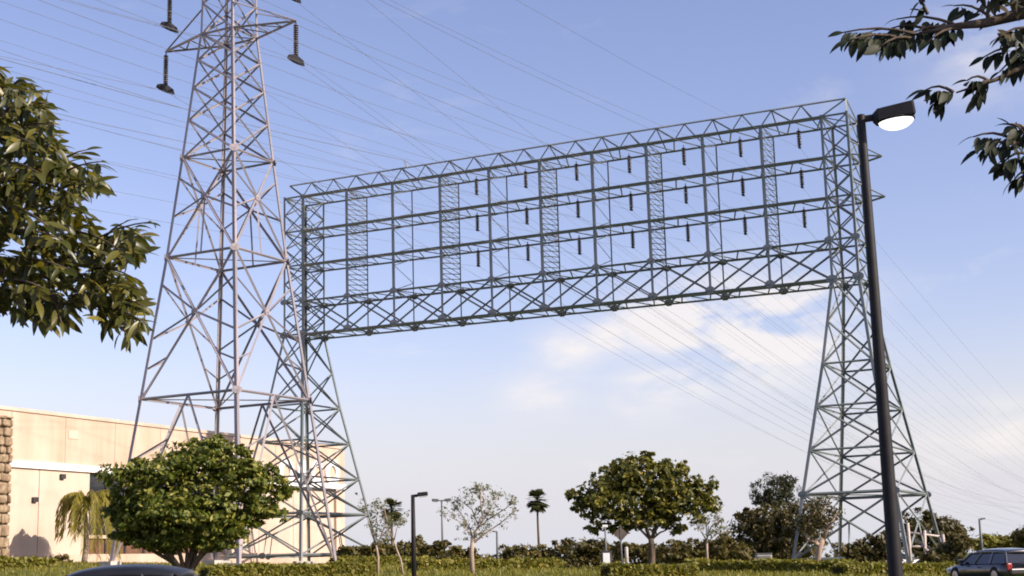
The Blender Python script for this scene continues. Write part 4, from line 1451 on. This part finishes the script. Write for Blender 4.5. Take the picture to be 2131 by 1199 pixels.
sprig_tree('overhanging_tree', 'dark leafy branches hanging above the street lamp', (fr.x, Yr, -0.1), tpr, spr,
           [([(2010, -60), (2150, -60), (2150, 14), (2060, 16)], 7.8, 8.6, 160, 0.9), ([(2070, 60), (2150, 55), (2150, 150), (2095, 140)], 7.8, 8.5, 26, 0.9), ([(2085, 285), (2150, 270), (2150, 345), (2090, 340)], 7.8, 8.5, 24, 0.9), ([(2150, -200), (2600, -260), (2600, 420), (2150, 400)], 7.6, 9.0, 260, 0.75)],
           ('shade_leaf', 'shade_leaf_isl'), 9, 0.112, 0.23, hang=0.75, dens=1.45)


# ------------------------------------------------------------------ lamps
def near_lamp():
    x, y = 4.14, 16.5
    root = thing('street_lamp', 'tall dark street lamp with lit shoebox head in front of the gantry leg', 'street lamp', (x, y, 0))
    top = at(1787, 243, y).z
    MB().lathe([(0.088, 0.30), (0.085, 1.2), (0.068, top * 0.55), (0.048, top), (0.044, top + 0.02)], 14).build('pole', 'lamp_metal', root, smooth=True)
    MB().lathe([(0.26, -0.05), (0.26, 0.28), (0.22, 0.31)], 16).build('footing', 'concrete', root, smooth=True)
    MB().box((0, 0, 0.33), (0.3, 0.3, 0.04)).build('base_plate', 'lamp_metal', root)
    # arm and head point along the gantry side
    az = R(-8)
    rot = Matrix.Rotation(az, 3, 'Z') @ Matrix.Rotation(R(-5), 3, 'Y')
    P = Vector((0, 0, top))

    def loc(v):
        return rot @ Vector(v) + P
    MB().bevbox(loc((0.10, 0, -0.035)), (0.20, 0.06, 0.075), 0.012, rot).build('arm', 'lamp_metal', root)
    hd = MB()
    prof = [(0.13, -0.06, -0.075, 0.0), (0.18, -0.14, -0.105, 0.03), (0.57, -0.19, -0.10, 0.055), (0.595, -0.185, -0.095, 0.045)]
    vs, fs = [], []
    for (xx, hw, zl, zh) in prof:
        vs += [loc((xx, hw, zl)), loc((xx, -hw, zl)), loc((xx, -hw * 0.92, zh)), loc((xx, hw * 0.92, zh))]
    for i in range(3):
        for k in range(4):
            fs.append((i * 4 + k, i * 4 + (k + 1) % 4, (i + 1) * 4 + (k + 1) % 4, (i + 1) * 4 + k))
    fs += [(3, 2, 1, 0), (12, 13, 14, 15)]
    hd.add(vs, fs)
    head = hd.build('lamp_head', 'lamp_metal', root)
    # drooped glass lens
    ln = MB()
    n, mrow = 18, 6
    c0 = Vector((0.385, 0, -0.10))
    vs, fs = [], []
    for j in range(mrow + 1):
        a = math.pi / 2 * j / mrow
        for k in range(n):
            t_ = 2 * math.pi * k / n
            vs.append(loc(c0 + Vector((0.205 * math.cos(a) * math.cos(t_), 0.17 * math.cos(a) * math.sin(t_), -0.12 * math.sin(a)))))
    for j in range(mrow):
        for k in range(n):
            fs.append((j * n + k, (j + 1) * n + k, (j + 1) * n + (k + 1) % n, j * n + (k + 1) % n))
    ln.add(vs, fs)
    ln.build('lens', 'lit_lens', head, smooth=True)
    rim = MB()
    pr = [loc(c0 + Vector((0.21 * math.cos(2 * math.pi * k / 20), 0.175 * math.sin(2 * math.pi * k / 20), -0.008))) for k in range(21)]
    rim.tube(pr, 0.013, 6, False).build('lens_rim', 'lamp_metal', head, smooth=True)
    MB().box((0.0, -0.112, 0.75), (0.1, 0.01, 0.18)).build('hand_hole_cover', 'lamp_metal', root)


near_lamp()


def small_lamp(label, px, ytop, Y, hpx, double, r_, mat='lamp_metal', one_side=1):
    c = at(px, ytop, Y)
    zb = zt(c.x, Y)
    root = thing('parking_lamp', label, 'street lamp', (c.x, Y, zb), 0, 'parking lot lamps')
    H = c.z - zb
    MB().lathe([(r_ * 1.1, -0.1), (r_, H * .5), (r_ * .8, H)], 10).build('pole', mat, root, smooth=True)
    L_ = hpx * Y / FOC
    for s in ((-1, 1) if double else (one_side,)):
        rt = Matrix.Rotation(R(-4 * s), 3, 'Y')
        MB().bevbox((s * L_ * 0.16, 0, H - 0.04), (L_ * 0.34, r_ * 1.1, r_ * 1.2), 0.01, rt).build('arm', mat, root)
        hd = MB().bevbox((s * L_ * 0.66, 0, H + 0.02), (L_ * 0.68, L_ * 0.45, L_ * 0.26), 0.03, rt).build('lamp_head', mat, root)
        MB().bevbox((s * L_ * 0.68, 0, H - L_ * 0.125), (L_ * 0.5, L_ * 0.36, L_ * 0.06), 0.01, rt).build('lens', 'clear_lens', hd)
    MB().lathe([(r_ * 2.2, -0.1), (r_ * 2.2, 0.35), (r_ * 1.9, 0.4)], 12).build('footing', 'concrete', root, smooth=True)


small_lamp('dark single-headed parking lamp beside the thin pale saplings', 859, 1030, 60, 31, False, 0.095)
small_lamp('slim far parking lamp with two heads on one pole', 919, 1041, 150, 20, True, 0.10, 'lamp_metal_far')
small_lamp('far grey lamp standing past the hatchback roof', 2038, 1080, 150, 12, False, 0.14, 'lamp_metal_far')
small_lamp('plain far lamp post behind the half-bare tree', 1034, 1106, 150, 10, False, 0.12, 'lamp_metal_far', -1)


# signs
def pole_sign(label, px, ytop, Y, kind):
    c = at(px, ytop, Y)
    zb = zt(c.x, Y)
    H = c.z - zb
    root = thing('road_sign', label, 'sign', (c.x, Y, zb), 0)
    MB().lathe([(0.05, -0.1), (0.045, H)], 8).build('post', 'lamp_metal_far', root, smooth=True)
    k = Y / FOC
    if kind == 'diamond':
        s = 15 * k
        mb = MB()
        vs = [(-s, -0.07, 0), (0, -0.07, -s), (s, -0.07, 0), (0, -0.07, s), (-s, -0.05, 0), (0, -0.05, -s), (s, -0.05, 0), (0, -0.05, s)]
        mb.add([Vector(v) + Vector((0, 0, H - s)) for v in vs], [(0, 1, 2, 3), (7, 6, 5, 4), (0, 4, 5, 1), (1, 5, 6, 2), (2, 6, 7, 3), (3, 7, 4, 0)])
        mb.build('sign_plate', 'sign_back', root)
        MB().box((0, -0.085, H - s), (0.06, 0.02, s * 1.5)).build('brace', 'lamp_metal_far', root)
    else:
        zc = at(px, 1164, Y).z - zb
        MB().bevbox((0, -0.10, zc), (22 * k, 0.12, 34 * k), 0.03).build('sign_frame', 'frame', root)
        MB().bevbox((0, -0.175, zc), (14 * k, 0.03, 25 * k), 0.012).build('sign_face', 'sign_white', root)
        MB().bevbox((0, 0, H), (11 * k, 0.08, 5 * k), 0.02).build('cap_bar', 'sign_white', root)


pole_sign('white upright panel sign in dark frame on a tall thin post', 1259, 1095, 84, 'panel')
pole_sign('brown diamond sign seen from behind under the round tree', 1291, 1096, 86, 'diamond')
mb = MB()
b0 = at(1305, 1180, 83)
zz = zt(b0.x, 83)
o = MB().lathe([(0.10, -0.1), (0.10, at(1305, 1140, 83).z - zz), (0.07, at(1305, 1138, 83).z - zz)], 10).build('bollard_post', 'concrete', None, (b0.x, 83, zz), True)
tag(o, 'pale concrete post standing between the diamond sign and round tree', 'post')


# ------------------------------------------------------------------ vehicles
def make_car(label, loc, rz, paint, L_=4.6, Wd=1.84, H=1.68, style='suv', cat='car'):
    root = thing('parked_car', label, cat, loc, rz, None)
    hl = L_ / 2
    belt = H * 0.60
    # lower body: rounded sections along the length
    secs = [(-hl, 0.62, .38, belt * .86), (-hl + .10, .86, .26, belt * .95), (-hl + .55, .92, .24, belt), (0, .92, .24, belt), (hl * .42, .92, .24, belt * .98), (hl - .55, .90, .24, belt * .90), (hl - .12, .82, .26, belt * .80), (hl, .60, .36, belt * .66)]
    mb = MB()
    ring = 12
    for (x, hw, z0, z1) in secs:
        hw *= Wd / 1.84
        pr = [(-hw * .82, z0), (-hw * .97, z0 + .10), (-hw, (z0 + z1) / 2), (-hw * .96, z1 - .12), (-hw * .86, z1), (-hw * .3, z1 + .03), (hw * .3, z1 + .03), (hw * .86, z1), (hw * .96, z1 - .12), (hw, (z0 + z1) / 2), (hw * .97, z0 + .10), (hw * .82, z0)]
        mb.v += [Vector((x, y, z)) for y, z in pr]
    for i in range(len(secs) - 1):
        for k in range(ring):
            mb.f.append((i * ring + k, i * ring + (k + 1) % ring, (i + 1) * ring + (k + 1) % ring, (i + 1) * ring + k))
    mb.f += [tuple(range(ring)), tuple(reversed(range((len(secs) - 1) * ring, len(secs) * ring)))]
    body = mb.build('body', paint, root, smooth=True)
    # greenhouse: pillars + roof, with glass inside
    xr0, xr1 = (-hl + .35, hl * .18) if style == 'suv' else (-hl * .48, hl * .10)
    xb0, xb1 = (-hl + .08, hl * .48) if style == 'suv' else (-hl * .80, hl * .42)
    wr, wb = Wd * .36, Wd * .455
    rt = MB()
    nx_, ny_ = 12, 9
    for top in (1, 0):
        for i in range(nx_ + 1):
            for j in range(ny_ + 1):
                xx, yy = i / nx_ * 2 - 1, j / ny_ * 2 - 1
                zz = H - 0.10 * abs(xx) ** 2.6 - 0.075 * abs(yy) ** 3 if top else H - 0.20
                ex = 0.06 * (1 - abs(yy) ** 2)
                rt.v.append(Vector(((xr0 + xr1) / 2 + xx * ((xr1 - xr0) / 2 + ex + 0.04), yy * (wr + 0.03), zz)))
    K = (nx_ + 1) * (ny_ + 1)
    for i in range(nx_):
        for j in range(ny_):
            q = i * (ny_ + 1) + j
            rt.f.append((q, q + ny_ + 1, q + ny_ + 2, q + 1))
            rt.f.append((K + q, K + q + 1, K + q + ny_ + 2, K + q + ny_ + 1))
    edge = [j for j in range(ny_ + 1)] + [i * (ny_ + 1) + ny_ for i in range(1, nx_ + 1)] + [nx_ * (ny_ + 1) + j for j in range(ny_ - 1, -1, -1)] + [i * (ny_ + 1) for i in range(nx_ - 1, 0, -1)]
    for i in range(len(edge)):
        p_, q_ = edge[i], edge[(i + 1) % len(edge)]
        rt.f.append((p_, q_, K + q_, K + p_))
    rt.build('roof', paint, root, smooth=True)
    zt_, zb_ = H - .15, belt - .03
    c = {}
    for s in (-1, 1):
        c[('r0', s)] = Vector((xr0, s * wr, zt_))
        c[('r1', s)] = Vector((xr1, s * wr, zt_))
        c[('b0', s)] = Vector((xb0, s * wb, zb_))
        c[('b1', s)] = Vector((xb1, s * wb, zb_))

    def quad(a, b, c_, d, mat, name, ins=0.02):
        cen = (a + b + c_ + d) / 4
        pts = [p.lerp(cen, ins) for p in (a, b, c_, d)]
        nrm = (b - a).cross(d - a).normalized()
        m_ = MB().add(pts + [p - nrm * 0.02 for p in pts], [(0, 1, 2, 3), (7, 6, 5, 4), (0, 4, 5, 1), (1, 5, 6, 2), (2, 6, 7, 3), (3, 7, 4, 0)])
        return m_.build(name, mat, root)
    quad(c[('b1', -1)], c[('b1', 1)], c[('r1', 1)], c[('r1', -1)], 'car_glass', 'windscreen', 0.03)
    quad(c[('b0', 1)], c[('b0', -1)], c[('r0', -1)], c[('r0', 1)], 'car_glass', 'rear_window', 0.05)
    for s in (-1, 1):
        for (k0, k1) in ((0.03, 0.33), (0.36, 0.66), (0.69, 0.97)):
            a = c[('b0', s)].lerp(c[('b1', s)], k0)
            b = c[('b0', s)].lerp(c[('b1', s)], k1)
            d = c[('r0', s)].lerp(c[('r1', s)], k0)
            e = c[('r0', s)].lerp(c[('r1', s)], k1)
            if s > 0:
                a, b, d, e = b, a, e, d
            quad(a, b, e, d, 'car_glass', 'side_window', 0.02)
        for nm, k in (('b0r0', 0), ('b1r1', 1), ('m1', .345), ('m2', .675)):
            if k in (0, 1):
                a, b = c[('b%d' % k, s)], c[('r%d' % k, s)]
            else:
                a, b = c[('b0', s)].lerp(c[('b1', s)], k), c[('r0', s)].lerp(c[('r1', s)], k)
            MB().tube([a, b], 0.045, 6).build('pillar', paint, root)
    # inner block so the cabin is not hollow
    cab = MB()
    vs = []
    for s in (-1, 1):
        for kx in ('b0', 'b1', 'r1', 'r0'):
            p = c[(kx, s)].copy()
            p.y *= .9
            p.x *= .93
            vs.append(p)
    cab.add(vs, [(0, 1, 2, 3), (7, 6, 5, 4), (0, 4, 5, 1), (1, 5, 6, 2), (2, 6, 7, 3), (3, 7, 4, 0)])
    cab.build('cabin_interior', 'tyre', root)
    for sx in (-hl * .62, hl * .62):
        for s in (-1, 1):
            w = MB()
            rotm = Matrix.Rotation(math.pi / 2, 3, 'X')
            prof = [(0.20, -0.11), (0.31, -0.115), (0.345, -0.09), (0.35, 0), (0.345, 0.09), (0.31, 0.115), (0.20, 0.11)]
            t_ = MB().lathe(prof, 20)
            t_.v = [rotm @ v + Vector((sx, s * Wd * .44, .35)) for v in t_.v]
            wh = t_.build('wheel', 'tyre', root, smooth=True)
            rm = MB().lathe([(0.06, 0.125), (0.19, 0.118), (0.22, 0.10), (0.22, -0.1)], 16)
            rm.v = [rotm @ Vector((v.x, v.y, v.z * -s)) + Vector((sx, s * Wd * .44, .35)) for v in rm.v]
            rm.build('rim', 'rim', wh)
    for s in (-1, 1):
        MB().bevbox((-hl + .09, s * Wd * .40, belt * .80), (.14, .22, .30), .04).build('tail_light', 'red_lens', root)
        MB().bevbox((hl - .16, s * Wd * .36, belt * .70), (.2, .34, .16), .05).build('headlight', 'clear_lens', root)
        MB().bevbox((xb1 - .25, s * (wb + .14), belt + .1), (.12, .2, .14), .04).build('mirror', paint, root)
        MB().bevbox((-0.35, s * Wd * .502, belt * .82), (.2, .03, .04), .01).build('door_handle', paint, root)
    MB().bevbox((-hl - .02, 0, .50), (.14, Wd * .84, .22), .05).build('bumper', paint, root)
    MB().bevbox((hl - .0, 0, .46), (.14, Wd * .80, .22), .05).build('bumper', paint, root)
    return root


# hatchback at the right, its rear turned to the sun
p = at(2070, 1190, 58)
make_car('dark grey hatchback past the gantry feet with its red tail light showing', (p.x, 58, zt(p.x, 58) - 0.02), R(106), 'car_silver', 4.3, 1.85, at(2070, 1140, 58).z - zt(p.x, 58), 'suv')
p = at(345, 1190, 20)
make_car('black car in front of the store with its roof catching sun', (p.x, 20, zt(p.x, 20) - 0.02), R(4), 'car_black', 4.7, 1.85, at(277, 1171, 20).z - zt(p.x, 20), 'sedan')
p = at(1868, 1178, 112)
make_car('small white car just showing behind the street lamp pole', (p.x, 112, zt(p.x, 112)), R(12), 'car_white', 4.2, 1.8, 1.4, 'sedan')
p = at(1590, 1174, 100)
ub = thing('utility_box', 'small grey utility box at the edge of the low wide dark tree', 'utility box', (p.x, 100, zt(p.x, 100)))
hb = at(1590, 1153, 100).z - zt(p.x, 100)
MB().bevbox((0, 0, hb / 2), (1.0, 0.8, hb), 0.05).build('cabinet', 'concrete', ub)
MB().bevbox((0, 0, hb + 0.02), (1.1, 0.9, 0.06), 0.02).build('lid', 'lamp_metal_far', ub)
MB().bevbox((0, -0.415, hb * 0.5), (0.8, 0.03, hb * 0.75), 0.01).build('door', 'lamp_metal_far', ub)


# white pipe frame at the feet of the gantry leg
def pipe_frame():
    Yf = 98
    c = at(1925, 1190, Yf)
    zb = zt(c.x, Yf)
    root = thing('pipe_frame', 'pale pink-white pipe frame standing at the gantry feet beside the street lamp', 'frame', (c.x, Yf, zb))
    base = Vector((c.x, Yf, zb))

    def seg(a, b, rad, name, dy=0.0):
        A, B = at(*a, Yf) - base, at(*b, Yf) - base
        A.y, B.y = dy, dy
        if name == 'post':
            A.z = -0.1
        MB().tube([A, B], rad, 8).build(name, 'bark_pipe', root, smooth=True)
    for xa, xb, yt in ((1897, 1889, 1088), (1927, 1924, 1104), (1972, 1962, 1112)):
        seg((xa, 1190), (xb, yt), 0.10, 'post')
    seg((1893, 1138), (1925, 1137), 0.07, 'rail', 0.1)
    seg((1892, 1108), (1962, 1117), 0.07, 'rail', 0.1)
    seg((1922, 1140), (1950, 1162), 0.09, 'brace', -0.1)
    seg((1898, 1178), (1970, 1176), 0.08, 'rail', 0.1)


M['bark_pipe'] = noise_mat('weathered_white_pipe', (0.40, 0.32, 0.28), (0.60, 0.52, 0.47), 2.5, 0.6, 0.3)
pipe_frame()


# rough grass on the bank in front of and between the hedges
def grass():
    g = np.random.default_rng(5)
    n = 52000
    yy = 52 + 62 * g.random(n) ** 0.8
    xx = (g.random(n) * 2 - 1) * (yy * 0.37 + 1)
    zz = np.array([zt(a, b) for a, b in zip(xx, yy)])
    P = np.stack([xx, yy, zz - 0.02], 1)
    h = (0.12 + 0.16 * g.random(n))[:, None] * (0.6 + 0.5 * (np.sin(xx * 1.7) * np.sin(yy * 0.9) + 1) / 2)[:, None]
    az = g.random(n) * math.pi
    w = np.stack([np.cos(az), np.sin(az), 0 * az], 1) * 0.028
    lean = np.stack([g.normal(size=n) * .3, g.normal(size=n) * .3, np.ones(n)], 1)
    v = np.empty((n, 4, 3))
    v[:, 0] = P - w
    v[:, 1] = P + w
    v[:, 2] = P + lean * h + w * .35
    v[:, 3] = P + lean * h - w * .35
    o = link('grass', mesh_np('grass', v.reshape(-1, 3), np.arange(n * 4).reshape(-1, 4), 'hedge'))
    tag(o, 'rough yellow-green grass covering the bank below the hedges', 'grass', None, 'stuff')


grass()


# far wood closing the horizon
def far_wood():
    bl = []
    g = random.Random(77)
    for i in range(90):
        px = -60 + i * 25 + g.uniform(-10, 10)
        Yw = g.uniform(225, 290)
        hz_y = 1178 - 0.029 * (px - 1065)
        c = at(px, hz_y - g.uniform(2, 16), Yw)
        bl.append((tuple(c), (g.uniform(1.6, 3.0), 2.0, g.uniform(1.3, 2.3)), 1.0))
    v, q = leaf_cloud(bl, 26000, 0.34, 14, 0.2, 0.5, 0.4, 0.3, 3)
    o = link('far_wood', mesh_np('far_wood', v, q, 'olive'))
    tag(o, 'low brown-green belt of distant trees along the horizon', 'wood', None, 'stuff')


far_wood()
